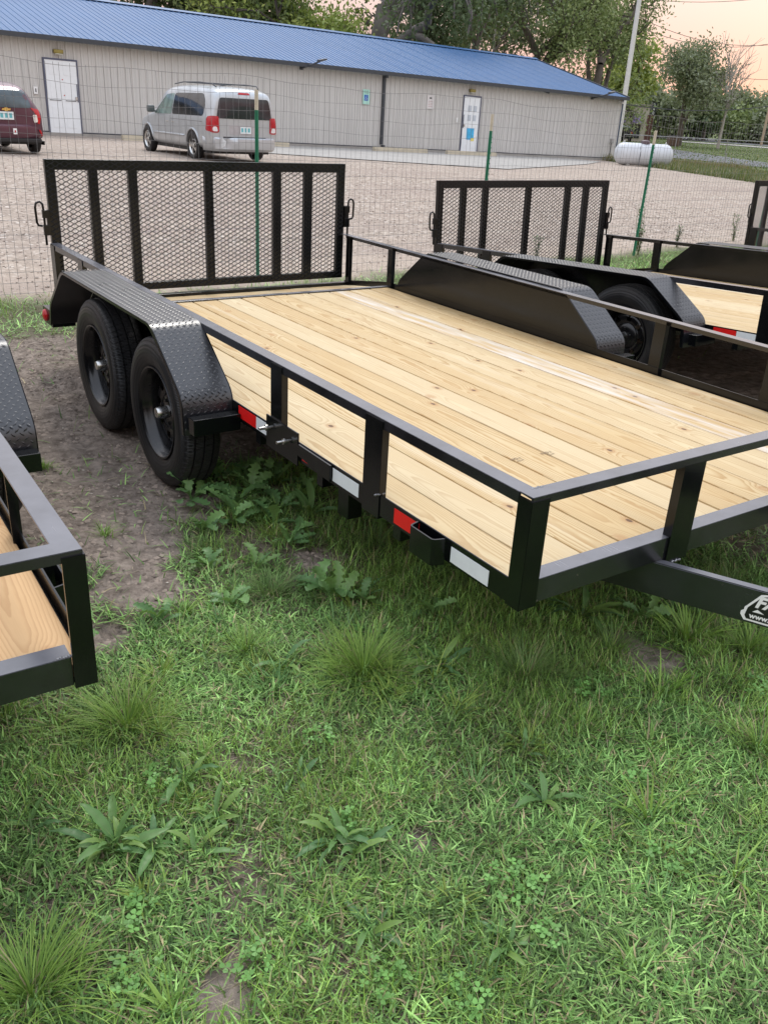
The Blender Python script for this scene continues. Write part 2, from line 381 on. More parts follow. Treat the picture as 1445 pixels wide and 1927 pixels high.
def lug_mesh():
    """raised lugs of tread plate along a strip: returns arrays of lug centres/axes handled by fender()"""
    pass
def fender_lugs(prof, x0, x1, parent):
    """prof: list of (y,z) along the plate; one small raised lens per lug, all joined"""
    V, F = [], []
    pitch = .030; L = .0115; Wd = .0036; H = .0021; base = 0; s_acc = 0; row = 0
    for (ya, za), (yb, zb) in zip(prof[:-1], prof[1:]):
        d = np.array([yb-ya, zb-za]); ln = np.hypot(*d); d = d/ln; nrm = np.array([-d[1], d[0]])
        if nrm[1] < 0 or (abs(nrm[1]) < .05): nrm = -nrm if nrm[1] < 0 else nrm
        if abs(d[1]) > .97: nrm = np.array([1., 0.]) if ya > 2.8 else np.array([-1., 0.])
        if ln < .02: continue
        n = max(1, int(ln/pitch*2))
        for i in range(n):
            t = (i+.5)/n*ln; row += 1
            for j in range(int((x1-x0)/pitch)+1):
                xc = x0+.012+j*pitch+(pitch/2 if row % 2 else 0)
                if xc > x1-.008: continue
                a = (PI/4 if (row % 2) else -PI/4)
                c = np.array([xc, ya+d[0]*t, za+d[1]*t]); ux = np.array([1., 0, 0]); us = np.array([0, d[0], d[1]]); un = np.array([0, nrm[0], nrm[1]])
                if i == n-1 and abs(d[1]) < .02: continue
                al = math.cos(a)*ux+math.sin(a)*us; ac = -math.sin(a)*ux+math.cos(a)*us
                pts = [c-al*L, c+ac*Wd, c+al*L, c-ac*Wd, c-al*L*.35+un*H, c+al*L*.35+un*H]
                V += pts; F += [(base, base+4, base+1), (base+1, base+4, base+5), (base+1, base+5, base+2), (base+2, base+5, base+3), (base+3, base+5, base+4), (base+3, base+4, base)]
                base += 6
    o = npmesh('tread_lugs', V, np.array(F), PLATE, False, None, parent); o['kind'] = 'stuff'; return o
def arc_prof():
    """fender side profile with rounded bends"""
    P = [(FYR+.335, .40), (FYR+.30, .525), (FYR, FZT), (FYF, FZT), (FYS, FZS), (FYS-.012, .365)]
    out = [P[0]]
    for i in range(1, len(P)-1):
        a, b, c = map(lambda q: np.array(q, float), P[i-1:i+2]); r = .05
        u = (a-b)/np.linalg.norm(a-b); w_ = (c-b)/np.linalg.norm(c-b)
        p0, p2 = b+u*r, b+w_*r
        for t in np.linspace(0, 1, 6): out.append(tuple((1-t)**2*p0+2*t*(1-t)*b+t*t*p2))
    out.append(P[-1]); return out, P
def fender(parent, side, fullpanel=True, dy=0):
    prof, P = arc_prof(); prof = [(y+dy, z) for y, z in prof]; P = [(y+dy, z) for y, z in P]
    xa, xb = (XO, -.001) if side == 0 else (TW+.001, TW-XO)
    bm = bmesh.new(); t = .004
    rings = []
    for i, (y, z) in enumerate(prof):
        a = np.array(prof[max(0, i-1)]); b = np.array(prof[min(len(prof)-1, i+1)]); d = (b-a)/np.linalg.norm(b-a); n = np.array([-d[1], d[0]])
        if n[1] < 0: n = -n
        rings.append([bm.verts.new((xa, y, z)), bm.verts.new((xb, y, z)), bm.verts.new((xb, y-n[0]*t, z-n[1]*t)), bm.verts.new((xa, y-n[0]*t, z-n[1]*t))])
    for r0, r1 in zip(rings[:-1], rings[1:]):
        for k in range(4): bm.faces.new((r0[k], r0[(k+1) % 4], r1[(k+1) % 4], r1[k]))
    bm.faces.new(rings[0]); bm.faces.new(rings[-1][::-1])
    f = obj('fender', bm, PLATE, parent, True, 25)
    fender_lugs(P, xa, xb, f)
    # rolled lip along the outer edge
    xo = xa if side == 0 else xb; s = 1 if side == 0 else -1
    bm = bmesh.new(); rings = []
    cy, cz = 2.8+dy, .35
    for (y, z) in prof:
        v = np.array([cy-y, cz-z]); v = v/np.linalg.norm(v)*.022
        rings.append([bm.verts.new((xo, y, z)), bm.verts.new((xo-s*.0, y+v[0], z+v[1])), bm.verts.new((xo+s*.004, y+v[0], z+v[1])), bm.verts.new((xo+s*.004, y, z))])
    for r0, r1 in zip(rings[:-1], rings[1:]):
        for k in range(4): bm.faces.new((r0[k], r0[(k+1) % 4], r1[(k+1) % 4], r1[k]))
    obj('lip', bm, PAINT, f)
    # inner panel beside the deck
    xp = 0 if side == 0 else TW
    bm = bmesh.new(); x0_, x1_ = (xp+.001, xp+.005) if side == 0 else (xp-.005, xp-.001)
    pts = [(x0_, 3.694+dy, HF-.02)]+[(x0_, y, z-.002) for y, z in prof if z > HF and z < .99]+[(x0_, FYS-.008+dy, HF-.02)]
    pts = [(a, b, min(c, HR-.006)) for a, b, c in pts]
    prism(bm, pts, (x0_, 0, 0), (x1_, 0, 0))
    obj('fender_side_panel', bm, PAINT, parent)
    return f
def tire_mesh():
    bm = bmesh.new(); w = .100
    prof = [(-.072, .205), (-.086, .225), (-.098, .262), (-.098, .285), (-.090, .312), (-.083, .326), (-.072, .3375), (-.064, .3405), (-.047, .343), (-.045, .334), (-.040, .334), (-.038, .3445), (-.004, .345), (-.002, .336), (.002, .336), (.004, .345),
            (.038, .3445), (.040, .334), (.045, .334), (.047, .343), (.064, .3405), (.072, .3375), (.083, .326), (.090, .312), (.098, .285), (.098, .262), (.086, .225), (.072, .205)]
    lathe_x(bm, prof, 72); return mesh_of(bm, 'tire', True, 40)
def rim_mesh():
    bm = bmesh.new(); seg = 64
    lathe_x(bm, [(-.078, .198), (-.086, .204), (-.088, .211), (-.082, .213), (-.072, .208)], seg)
    lathe_x(bm, [(-.078, .198), (-.070, .193), (-.060, .190), (-.052, .182), (-.030, .178), (.0, .172), (.02, .168)], seg)
    prof = [(.02, .168), (-.004, .160), (-.018, .148), (-.024, .132), (-.022, .104), (-.016, .088), (-.030, .070), (-.034, .048), (-.034, .012)]
    rings = [[bm.verts.new((x, r*math.cos(2*PI*k/seg), r*math.sin(2*PI*k/seg))) for k in range(seg)] for x, r in prof]
    for i in range(len(prof)-1):
        for k in range(seg):
            if i in (3,) and (k % 8) in (0, 1, 2): continue
            if i == 2 and (k % 8) == 1: continue
            bm.faces.new((rings[i][k], rings[i][(k+1) % seg], rings[i+1][(k+1) % seg], rings[i+1][k]))
    bm.faces.new(rings[-1])
    return mesh_of(bm, 'wheel', True, 35)
def cap_mesh():
    bm = bmesh.new(); r = lathe_x(bm, [(-.034, .030), (-.052, .029), (-.060, .0275), (-.075, .026), (-.084, .022), (-.086, .001)], 24); return mesh_of(bm, 'hub_cap', True, 40)
TIRE, RIMM, CAPM = tire_mesh(), rim_mesh(), cap_mesh()
def nut_mesh():
    bm = bmesh.new(); lathe_x(bm, [(-.024, .008), (-.040, .0085), (-.042, .004), (-.042, .0005)], 6); return mesh_of(bm, 'lug_nut')
NUT = nut_mesh()
def wheel(parent, x, y, flip):
    w = put('wheel', RIMM, RIM, parent, (x, y, .345), (0, 0, PI if flip else 0))
    put('tire', TIRE, RUBBER, w); put('hub_cap', CAPM, ZINC, w)
    for k in range(5):
        a = 2*PI*k/5+.4; put('lug_nut', NUT, RIM, w, (0, .055*math.cos(a), .055*math.sin(a)))
    return w
def angle_y(bm, x, sx, y0, y1, ztop, fl, leg, t=.005):
    pts = [(x, y0, ztop), (x+sx*fl, y0, ztop), (x+sx*fl, y0, ztop-t), (x+sx*t, y0, ztop-t), (x+sx*t, y0, ztop-leg), (x, y0, ztop-leg)]
    prism(bm, pts, (0, y0, 0), (0, y1, 0), .0012)
def angle_x(bm, y, sy, x0, x1, ztop, fl, leg, t=.005):
    pts = [(x0, y, ztop), (x0, y+sy*fl, ztop), (x0, y+sy*fl, ztop-t), (x0, y+sy*t, ztop-t), (x0, y+sy*t, ztop-leg), (x0, y, ztop-leg)]
    prism(bm, pts, (x0, 0, 0), (x1, 0, 0), .0012)
def post_y(bm, x, sx, y0, y1, z0, z1, t=.006, leg=.03):
    """post on a side rail: wide face outwards, one short leg inwards"""
    pts = [(x, y0, z0), (x, y1, z0), (x+sx*t, y1, z0), (x+sx*t, y0+t, z0), (x+sx*leg, y0+t, z0), (x+sx*leg, y0, z0)]
    prism(bm, pts, (0, 0, z0), (0, 0, z1), .001)
def plank_mesh(w, y0, y1, th=.036, slope=0, z=0, seedj=0):
    bm = bmesh.new(); r = .006
    prof = [(-w/2, -th), (-w/2, -r), (-w/2+r*.3, -r*.3), (-w/2+r, 0), (w/2-r, 0), (w/2-r*.3, -r*.3), (w/2, -r), (w/2, -th)]
    n = 10; rings = []
    for i in range(n+1):
        y = y0+(y1-y0)*i/n; dz = slope*(y-y0)
        bow = .0012*math.sin(i*1.3+seedj*2.1); cup = .0008*math.cos(seedj)
        rings.append([bm.verts.new((x+bow, y, zz+dz+.0008*math.sin(seedj+i*.7)+cup*(x/w*2)**2)) for x, zz in prof])
    for a, b in zip(rings[:-1], rings[1:]):
        for k in range(len(prof)): bm.faces.new((a[k], a[(k+1) % len(prof)], b[(k+1) % len(prof)], b[k]))
    bm.faces.new(rings[0]); bm.faces.new(rings[-1][::-1])
    return mesh_of(bm, 'deck_plank', True, 30)
def expanded_mesh(x0, x1, z0, z1, y):
    """diamond mesh of flattened strands"""
    px_, pz_ = .0580, .0300; V, F = [], []; b = 0; rw = .0018; dep = .0032
    nx = int(round((x1-x0)/px_)); nz = int(round((z1-z0)/pz_)); px_ = (x1-x0)/nx; pz_ = (z1-z0)/nz
    def strand(a, c):
        nonlocal b
        d = np.array(c)-np.array(a); n = np.array([-d[1], d[0]]); n = n/np.linalg.norm(n)*rw
        for yy, off in ((y, 0), (y+dep, .0015)):
            V.extend([(a[0]+n[0], yy, a[1]+n[1]+off), (a[0]-n[0], yy, a[1]-n[1]+off), (c[0]-n[0], yy, c[1]-n[1]+off), (c[0]+n[0], yy, c[1]+n[1]+off)])
        F.extend([(b, b+1, b+2, b+3), (b+7, b+6, b+5, b+4), (b, b+3, b+7, b+4), (b+1, b+5, b+6, b+2)]); b += 8
    for j in range(nz):
        for i in range(nx):
            X0 = x0+i*px_; Z0 = z0+j*pz_; xm = X0+px_/2
            g = .0035
            # each cell: short horizontal knuckles with slanted strands
            strand((X0+g, Z0), (xm-g, Z0+pz_/2)); strand((xm+g, Z0+pz_/2), (X0+px_-g, Z0))
            strand((X0+g, Z0+pz_), (xm-g, Z0+pz_/2)); strand((xm+g, Z0+pz_/2), (X0+px_-g, Z0+pz_))
            strand((xm-g, Z0+pz_/2), (xm+g, Z0+pz_/2)); strand((X0-g, Z0), (X0+g, Z0))
    o = npmesh('expanded_mesh', V, np.array(F), PAINT); o['kind'] = 'stuff'; return o

def make_trailer(label, main=True):
    T = empty('utility_trailer', (0, 0, 0), 0, label, 'trailer', 'black utility trailers parked side by side on the grass')
    # --- main frame
    for s in (0, 1):
        x = 0 if s == 0 else TW; sx = 1 if s == 0 else -1
        bm = bmesh.new()
        pts = [(x, .012, HF), (x+sx*.006, .012, HF), (x+sx*.006, .012, HF-HB+.006), (x+sx*.045, .012, HF-HB+.006), (x+sx*.045, .012, HF-HB), (x, .012, HF-HB)]
        prism(bm, pts, (0, .012, 0), (0, DOVE, 0), .001)
        pts = [(px_, DOVE, pz_) for px_, _, pz_ in pts]
        prism(bm, pts, (0, DOVE, 0), (0, TL, -.093), 0)
        obj('side_frame', bm, PAINT, T)
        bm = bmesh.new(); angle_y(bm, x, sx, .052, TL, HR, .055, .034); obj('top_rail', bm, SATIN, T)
        for y0, y1 in ((.692, .795), (1.375, 1.465), (3.84, 3.93), (4.42, 4.505)):
            bm = bmesh.new(); zb = HF-HB-(0.012 if y0 > .6 and y0 < .7 else 0) if y0 < 3 else HF-.10
            post_y(bm, x-sx*.004, sx, y0, y1, zb, HR-.006, leg=.028); obj('rail_post', bm, PAINT, T)
        bm = bmesh.new(); t = .006
        pts = [(x-sx*.004, -.004, 0), (x+sx*.062, -.004, 0), (x+sx*.062, .004, 0), (x+sx*.004, .004, 0), (x+sx*.004, .0515, 0), (x-sx*.004, .0515, 0)]
        prism(bm, [(a, b, HF-HB-.004) for a, b, c in pts], (0, 0, HF-HB), (0, 0, HR-.006), .001); obj('corner_post', bm, PAINT, T)
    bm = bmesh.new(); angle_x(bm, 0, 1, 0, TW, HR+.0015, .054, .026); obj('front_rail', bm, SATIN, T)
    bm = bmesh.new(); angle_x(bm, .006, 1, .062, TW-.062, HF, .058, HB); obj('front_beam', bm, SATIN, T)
    for xc in ((.622, .722), (1.513, 1.613)):
        bm = bmesh.new(); prism(bm, [(xc[0], -.001, 0), (xc[1], -.001, 0), (xc[1], .0055, 0), (xc[0]+.006, .0055, 0), (xc[0]+.006, .03, 0), (xc[0], .03, 0)], (0, 0, 0), (0, 0, HR-.026-HF+HB+.02))
        for v in bm.verts: v.co.z += HF-HB-.014
        obj('rail_post', bm, PAINT, T)
    for p in ((0.055, .012, HF), (.668, -.004, HF-HB-.012), (TW-.055, .012, HF), (0.0, .695, HF+.002), (.06, .05, HR+.001)):
        bm = bmesh.new()
        for k in range(7): bmesh.ops.create_icosphere(bm, subdivisions=1, radius=.0045, matrix=Matrix.Translation((p[0]+k*.006-.018, p[1]+.002*math.sin(k*2), p[2]-.001)))
        obj('weld_bead', bm, WELD, T)
    for y in (.6, 1.1, 1.6, 2.1, 2.6, 3.1, 3.6):
        obox('crossmember', .01, TW-.01, y-.02, y+.02, HF-HB-.05, HF-HB-.001, PAINT, T)
    obox('support_leg', .03, .09, .93, 1.0, HF-.20, HF-HB-.001, PAINT, T, .002)
    obox('rear_beam', .002, TW-.002, TL-.05, TL, HF-.093-HB, HF-.10, PAINT, T, .002)
    # tongue
    for s in (0, 1):
        c = lambda x: x if s == 0 else TW-x
        bm = bmesh.new(); a = Vector((c(.20), .80, 0)); b = Vector((c(1.10), -.985, 0)); d = (b-a).normalized(); n = Vector((-d.y, d.x, 0))*.017*(1 if s == 0 else -1)
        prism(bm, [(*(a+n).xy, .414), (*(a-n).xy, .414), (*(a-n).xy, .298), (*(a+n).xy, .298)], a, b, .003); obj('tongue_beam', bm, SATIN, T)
    bm = bmesh.new(); tube(bm, [(TW/2, -1.0, .30), (TW/2, -1.0, .75)], .03, 12); tube(bm, [(TW/2, -1.0, .75), (TW/2, -1.18, .76)], .008, 8); box(bm, TW/2-.05, TW/2+.05, -1.05, -.95, .02, .035); tube(bm, [(TW/2, -1.0, .035), (TW/2, -1.0, .32)], .022, 12); obj('tongue_jack', bm, PAINT, T)
    bm = bmesh.new(); box(bm, TW/2-.045, TW/2+.045, -1.32, -1.02, .33, .40, .01); obj('coupler', bm, PAINT, T)
    # deck
    zd = HF-.036; n = 13; x0, x1 = .012, TW-.012; p = (x1-x0)/n
    for i in range(n):
        xc = x0+p*(i+.5); w = p-(.0050 if i % 3 else .0085)
        me = plank_mesh(w, .03+.004*math.sin(i*3.1), DOVE-.022, seedj=i); o = put('deck_plank', me, CHALK if (main and i == 10) else WOOD, T, (xc, 0, zd))
        me = plank_mesh(w, DOVE+.022, TL-.052, seedj=i+40, slope=-.093/.6); o = put('dovetail_plank', me, WOOD, T, (xc, 0, zd-.004))
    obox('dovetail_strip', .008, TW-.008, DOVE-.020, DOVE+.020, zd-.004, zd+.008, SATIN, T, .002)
    # gate
    g0, g1 = .018, TW-.018; zb = HF-.075; zt = 1.2545
    bm = bmesh.new()
    box(bm, g0, g1, GY, GY+.035, zt-.062, zt, .0015); box(bm, g0, g1, GY, GY+.035, zb, zb+.05, .0015)
    box(bm, g0, g0+.060, GY+.001, GY+.034, zb+.05, zt-.062, .001); box(bm, g1-.060, g1, GY+.001, GY+.034, zb+.05, zt-.062, .001)
    G = obj('ramp_gate', bm, PAINT, T)
    for a, b in ((.285, .345), (.545, .605), (1.082, 1.142), (1.612, 1.675), (1.868, 1.935)):
        bm = bmesh.new(); prism(bm, [(a, GY+.002, zb+.05), (b, GY+.002, zb+.05), (b, GY+.007, zb+.05), (a+.005, GY+.007, zb+.05), (a+.005, GY+.033, zb+.05), (a, GY+.033, zb+.05)], (0, 0, zb+.05), (0, 0, zt-.062)); obj('gate_bar', bm, PAINT, G)
    e = expanded_mesh(g0+.006, g1-.006, zb+.012, zt-.012, GY-.006); e.parent = G
    for s in (0, 1):
        x = g0 if s == 0 else g1; d = -1 if s == 0 else 1
        bm = bmesh.new(); X = lambda v: x+d*v
        box(bm, min(X(0), X(.045)), max(X(0), X(.045)), GY-.012, GY+.012, .905, .955, .002)
        box(bm, min(X(0), X(.045)), max(X(0), X(.045)), GY-.012, GY+.012, .80, .865, .002)
        box(bm, min(X(.0), X(.02)), max(X(.0), X(.02)), GY-.010, GY+.010, .80, .955)
        L = obj('gate_latch', bm, PAINT, G)
        bm = bmesh.new(); tube(bm, [(X(.035), GY, .74), (X(.035), GY, .955), (X(.038), GY, .99), (X(.055), GY, 1.005), (X(.078), GY, .995), (X(.084), GY, .97), (X(.082), GY, .88), (X(.074), GY, .862), (X(.05), GY, .858)], .0075, 10); obj('latch_handle', bm, PAINT, L, True, 60)
    # fenders, wheels, axles
    dy = 0 if main else 0
    for s in (0, 1): fender(T, s)
    for y in (3.056, 2.2017):
        w0_ = wheel(T, -.118, y, False); wheel(T, TW+.118, y, True)
        if y < 2.5: obox('wheel_sticker', -.032, -.0305, -.115, -.085, -.075, -.035, WHITE_T, w0_)
        bm = bmesh.new(); tube(bm, [(-.05, y, .345), (TW+.05, y, .345)], .03, 12); obj('axle', bm, PAINT, T)
    for s in (0, 1):
        c = (lambda x: x) if s == 0 else (lambda x: TW-x)
        xa, xb = sorted((c(-.215), c(-.005)))
        obox('step_bracket', xa, xb, 1.735, 1.79, .385, .455, PAINT, T, .002)
        xa, xb = sorted((c(-.14), c(0)))
        tb = obox('tail_light_box', xa, xb, 4.10, 4.30, .31, .41, PAINT, T, .002)
        bm = bmesh.new(); rr = lathe_x(bm, [(0, .038), (-.012, .034), (-.018, .02), (-.02, .001)], 20); obj('tail_light', bm, LAMP_RED, tb, True, loc=(xa-.001 if s == 0 else xb+.001, 4.24, .36), rot=(0, 0, 0 if s == 0 else PI))
        # reflective tape, stake pocket, spare carrier
        xt = lambda e_: tuple(sorted((c(-.0012-e_), c(.0005))))
        for (y0, y1, z0, z1, mt, nm) in ((1.60, 1.762, .433, .485, RED, 'red'), (1.44, 1.598, .433, .485, WHITE_T, 'white'), (1.05, 1.215, .430, .482, RED, 'red'), (.822, .992, .430, .480, WHITE_T, 'white'), (.470, .606, .427, .480, RED, 'red'), (.132, .306, .424, .475, WHITE_T, 'white')):
            a, b = xt(0); o = obox('reflector_tape', a, b, y0, y1, z0, z1, mt, T); o['label'] = nm+' reflective tape strip on the side frame'
        bm = bmesh.new(); sx = -1 if s == 0 else 1; X = c(0)
        o_ = [(X, .478), (X+sx*.034, .468), (X+sx*.042, .460), (X+sx*.042, .352), (X+sx*.034, .344), (X, .334)]
        i_ = [(X, .472), (X+sx*.031, .463), (X+sx*.037, .457), (X+sx*.037, .355), (X+sx*.031, .349), (X, .340)]
        for k in range(5):
            q = [(*o_[k], 0), (*o_[k+1], 0), (*i_[k+1], 0), (*i_[k], 0)]
            prism(bm, [(a, b, HF-.092) for a, b, _ in q], (0, 0, 0), (0, 0, .088))
        obj('stake_pocket', bm, PAINT, T)
    if main:
        bm = bmesh.new(); prism(bm, [(-.010, 1.235, .40), (-.010, 1.492, .40), (-.010, 1.492, .531), (-.010, 1.235, .531)], (0, 0, 0), (.007, 0, 0), .001); P_ = obj('spare_carrier_plate', bm, PAINT, T)
        for y, z in ((1.455, .487), (1.31, .478)):
            bm = bmesh.new(); lathe_x(bm, [(.03, .006), (-.012, .006), (-.012, .012), (-.020, .012), (-.020, .0065), (-.048, .0065), (-.048, .0005)], 12)
            obj('bolt', bm, ZINC, P_, loc=(-.012, y, z))
        bm = bmesh.new(); prism(bm, [(-.012, .995, .424), (-.012, 1.235, .446), (-.012, 1.235, .490), (-.012, .995, .488)], (0, 0, 0), (.009, 0, 0), .001); obj('carrier_gusset', bm, PAINT, T)
        # sawmill stamps on two boards
        INK = simple('stamp_ink', (.20, .14, .09), .8)
        for xs_, ys_ in ((.715, .800), (.872, .795)):
            me = text_mesh('NO.1', .024, 0, .0001, .0002); put('stamp', me, INK, T, (xs_-.035, ys_-.004, zd+.0012), (0, 0, .02)); 
            me = text_mesh('KD-HT', .012, 0, .0001, .0001); put('stamp', me, INK, T, (xs_-.02, ys_-.022, zd+.0012), (0, 0, .02))
        # decal on the tongue
        a = Vector((.20, .80, 0)); b = Vector((1.10, -.985, 0)); d = (b-a).normalized(); n = Vector((d.y, -d.x, 0)) 
        if n.x > 0: n = -n
        ang = math.atan2(d.y, d.x)
        LOGO_W = simple('decal_white', (.82, .83, .82), .4, 0, .02); LOGO_B = simple('decal_black', (.01, .01, .011), .35)
        base = a+d*((Vector((.70, -.24, 0))-a).dot(d))+n*.0172
        Dm = Matrix.Translation((base.x, base.y, .302)) @ Matrix.Rotation(ang, 4, 'Z') @ Matrix.Rotation(PI/2, 4, 'X')
        def plate(nm, pts, zoff, mat, par):
            bm = bmesh.new(); prism(bm, [(x_, y_, zoff) for x_, y_ in pts], (0, 0, 0), (0, 0, .0006)); o = obj(nm, bm, mat, par); return o
        k = .105
        outer = [(.12, .04), (.03, .16), (.0, .20), (.0, .30), (.07, .36), (.07, .44), (.42, .94), (.62, 1.0), (2.6, 1.0), (2.6, .02)]
        inner = [(.18, .10), (.12, .20), (.14, .34), (.16, .46), (.46, .88), (.64, .94), (2.54, .94), (2.54, .08)]
        dec = plate('brand_decal', [(x_*k, y_*k) for x_, y_ in outer], 0, LOGO_W, T); dec.matrix_local = Dm
        pl = plate('decal_panel', [(x_*k, y_*k) for x_, y_ in inner], .0007, LOGO_B, dec)
        put('lettering', text_mesh('FAS', .052, .25, .0002, .0022), LOGO_W, dec, (.034, .056, .0015))
        put('lettering', text_mesh('www.fasti', .024, 0, .0002, .0008), LOGO_W, dec, (.026, .016, .0015))
        plate('decal_bar', [(.30*k, .36*k), (.42*k, .46*k), (.62*k, .36*k)], .0014, LOGO_W, dec)
        plate('decal_bar', [(.60*k, .90*k), (.64*k, .92*k), (1.0*k, .92*k), (.9*k, .85*k)], .0014, LOGO_W, dec)
    return T
T1 = make_trailer('black tandem trailer with pine plank deck in the middle, tongue pointing to the right edge')
T2 = copy_tree(T1)
for ch in list(T2.children_recursive):
    if ch.name.split('.')[0] in ('wheel_sticker', 'brand_decal', 'decal_panel', 'lettering', 'decal_bar', 'stamp', 'spare_carrier_plate', 'bolt', 'carrier_gusset'):
        bpy.data.objects.remove(ch)
T2.location = (3.4837, .1303, .1043); T2.rotation_euler = (-.0511, 0, .054)
T2['label'] = 'black tandem trailer right behind the middle one, its raised gate before the wire fence'
for ch in T2.children:
    if ch.name.split('.')[0] in ('wheel', 'axle'): ch.location.y += .13
T3 = copy_tree(T2); T3.location = (8.14, .30, .08); T3.rotation_euler = (-.045, 0, .05); T3['label'] = 'farthest black trailer, only its gate edge shows at the right frame edge'
T0 = copy_tree(T2); T0.location = (-3.331, .263, .02); T0.rotation_euler = (0, 0, -.019)
T0['label'] = 'black trailer cut off by the left edge, its front corner and tread-plate fender in view'
for ch in list(T0.children):
    nm = ch.name.split('.')[0]
    if nm in ('deck_plank', 'dovetail_plank'): ch.data = ch.data.copy(); ch.data.materials[0] = ORANGE
    if nm == 'front_beam': ch.data = ch.data.copy(); [setattr(v.co, 'x', (v.co.x-.016) if v.co.x < 1 else (v.co.x+.016)) for v in ch.data.vertices]
    if nm == 'corner_post': ch.data = ch.data.copy(); [setattr(v.co, 'x', min(v.co.x, .046) if v.co.x < 1 else max(v.co.x, TW-.046)) for v in ch.data.vertices]
    if nm in ('fender', 'fender_side_panel', 'wheel', 'axle', 'step_bracket', 'tail_light_box'): ch.location.y -= .36
    if nm == 'rail_post' and ch.dimensions.y > .05: pass
# extra deck details that only the left trailer shows

# ------------------------------------------------------------ metal building
BA = Vector((5.12, 28.37)); BD = Vector((.99937, .03553)); BN = Vector((-.03553, .99937)); U0, U1 = -9.0, 27.58
BM = Matrix(((BD.x, BN.x, 0, BA.x), (BD.y, BN.y, 0, BA.y), (-.0152, 0, 1, .35), (0, 0, 0, 1)))
def bpt(u, v, w): return BM @ Vector((u, v, w))
BLD = empty('metal_building', (0, 0, 0), 0, 'long beige ribbed metal building with blue metal roof behind the gravel lot', 'building')
def bput(o):
    for v in o.data.vertices: v.co = BM @ v.co
    return o
def bobj(name, bm, mat, parent=BLD, **k): return bput(obj(name, bm, mat, parent, **k))
def bbox(name, u0, u1, v0, v1, w0, w1, mat, parent=BLD, bev=0): 
    bm = bmesh.new(); box(bm, u0, u1, v0, v1, w0, w1, bev); return bobj(name, bm, mat, parent)
def panelmat(name, col, rough, var):
    M = NT(name); p = M.pos; n = M.noise(p, .7, 5, .6).outputs[0]; st = M.noise(M.mapping(p, (3, 3, .4)), 1.2, 4).outputs[0]
    c = M.mix(M.mr(n, .3, .7), tuple(x*(1-var) for x in col), tuple(x*(1+var) for x in col))
    c = M.mix(M.math('MULTIPLY', M.mr(st, .55, .75), .18), c, tuple(x*.72 for x in col))
    c = M.mix(M.math('MULTIPLY', M.mr(M.rnd, 0, 1), .10), c, tuple(x*.8 for x in col))
    M.set(color=c, rough=rough, spec=.4); return M.m
WALLM = panelmat('beige_steel_siding', (.60, .595, .570), .5, .04); ROOFM = panelmat('blue_steel_roofing', (.032, .112, .262), .5, .05)
def rib_panel(width, pitch, rh, rw):
    """cross-section points (u, out) of a ribbed sheet"""
    pts = [(0, 0)]; u = pitch/2
    while u < width:
        pts += [(u-rw, 0), (u-rw*.45, rh), (u+rw*.5, rh), (u+rw, 0)]
        for q in (.36, .64):
            m_ = u+pitch*q
            if m_ < width-.01: pts += [(m_-.012, 0), (m_, rh*.22), (m_+.012, 0)]
        u += pitch
    pts = sorted(pts); pts.append((width, 0)); return pts
PW = .90
n_p = int(math.ceil((U1-U0)/PW)); base_u = U1-n_p*PW
wall_me = None
for i in range(n_p):
    u0 = base_u+i*PW
    bm = bmesh.new(); a = []; b = []
    for (du, out) in rib_panel(PW-.004, .225, .042, .034):
        a.append(bm.verts.new((u0+du, -out, .12))); b.append(bm.verts.new((u0+du, -out, 2.66)))
    for k in range(len(a)-1): bm.faces.new((a[k], a[k+1], b[k+1], b[k]))
    bobj('wall_panel', bm, WALLM)
    bm = bmesh.new(); a = []; b = []
    for (du, out) in rib_panel(PW-.004, .225, .020, .034):
        a.append(bm.verts.new((u0+du, -.28, 2.70+out))); b.append(bm.verts.new((u0+du, 6.0, 4.30+out)))
    for k in range(len(a)-1): bm.faces.new((a[k], a[k+1], b[k+1], b[k]))
    bobj('roof_panel', bm, ROOFM)
bm = bmesh.new(); box(bm, U0, U1-.02, .02, 12.0, .0, 2.62); bobj('wall', bm, WALLM)
bm = bmesh.new(); prism(bm, [(U1-.03, -.0, 2.62), (U1-.03, 12.0, 2.62), (U1-.03, 6, 4.22)], (0, 0, 0), (-.05, 0, 0)); bobj('gable', bm, WALLM)
bm = bmesh.new(); prism(bm, [(U0, 6.02, 4.30), (U0, 12.3, 2.70), (U0, 12.3, 2.66), (U0, 6.02, 4.26)], (0, 0, 0), (U1-U0, 0, 0)); bobj('roof_back', bm, ROOFM)
bm = bmesh.new(); prism(bm, [(U0, 5.80, 4.272), (U0, 6.0, 4.345), (U0, 6.2, 4.272), (U0, 6.2, 4.262), (U0, 5.8, 4.262)], (0, 0, 0), (U1-U0+.05, 0, 0))
for v in bm.verts: v.co.z += .03
bobj('ridge_cap', bm, ROOFM)
bbox('gutter', U0, U1+.02, -.36, -.285, 2.585, 2.715, DARK)
bbox('soffit_trim', U0, U1, -.284, -.03, 2.63, 2.66, DARK)
bm = bmesh.new(); prism(bm, [(U1, -.30, 2.60), (U1, -.30, 2.75), (U1, 6.0, 4.35), (U1, 12.3, 2.75), (U1, 12.3, 2.6), (U1, 6, 4.2)], (0, 0, 0), (.06, 0, 0)); bobj('rake_trim', bm, DARK)
bbox('corner_trim', U1-.09, U1+.012, -.045, .05, .02, 2.60, simple('blue_grey_trim', (.06, .085, .13), .5))
bbox('foundation', U0, U1, -.07, .019, -.35, .085, CONC)
bbox('base_trim', U0, U1-.1, -.048, -.002, .088, .118, DARK)
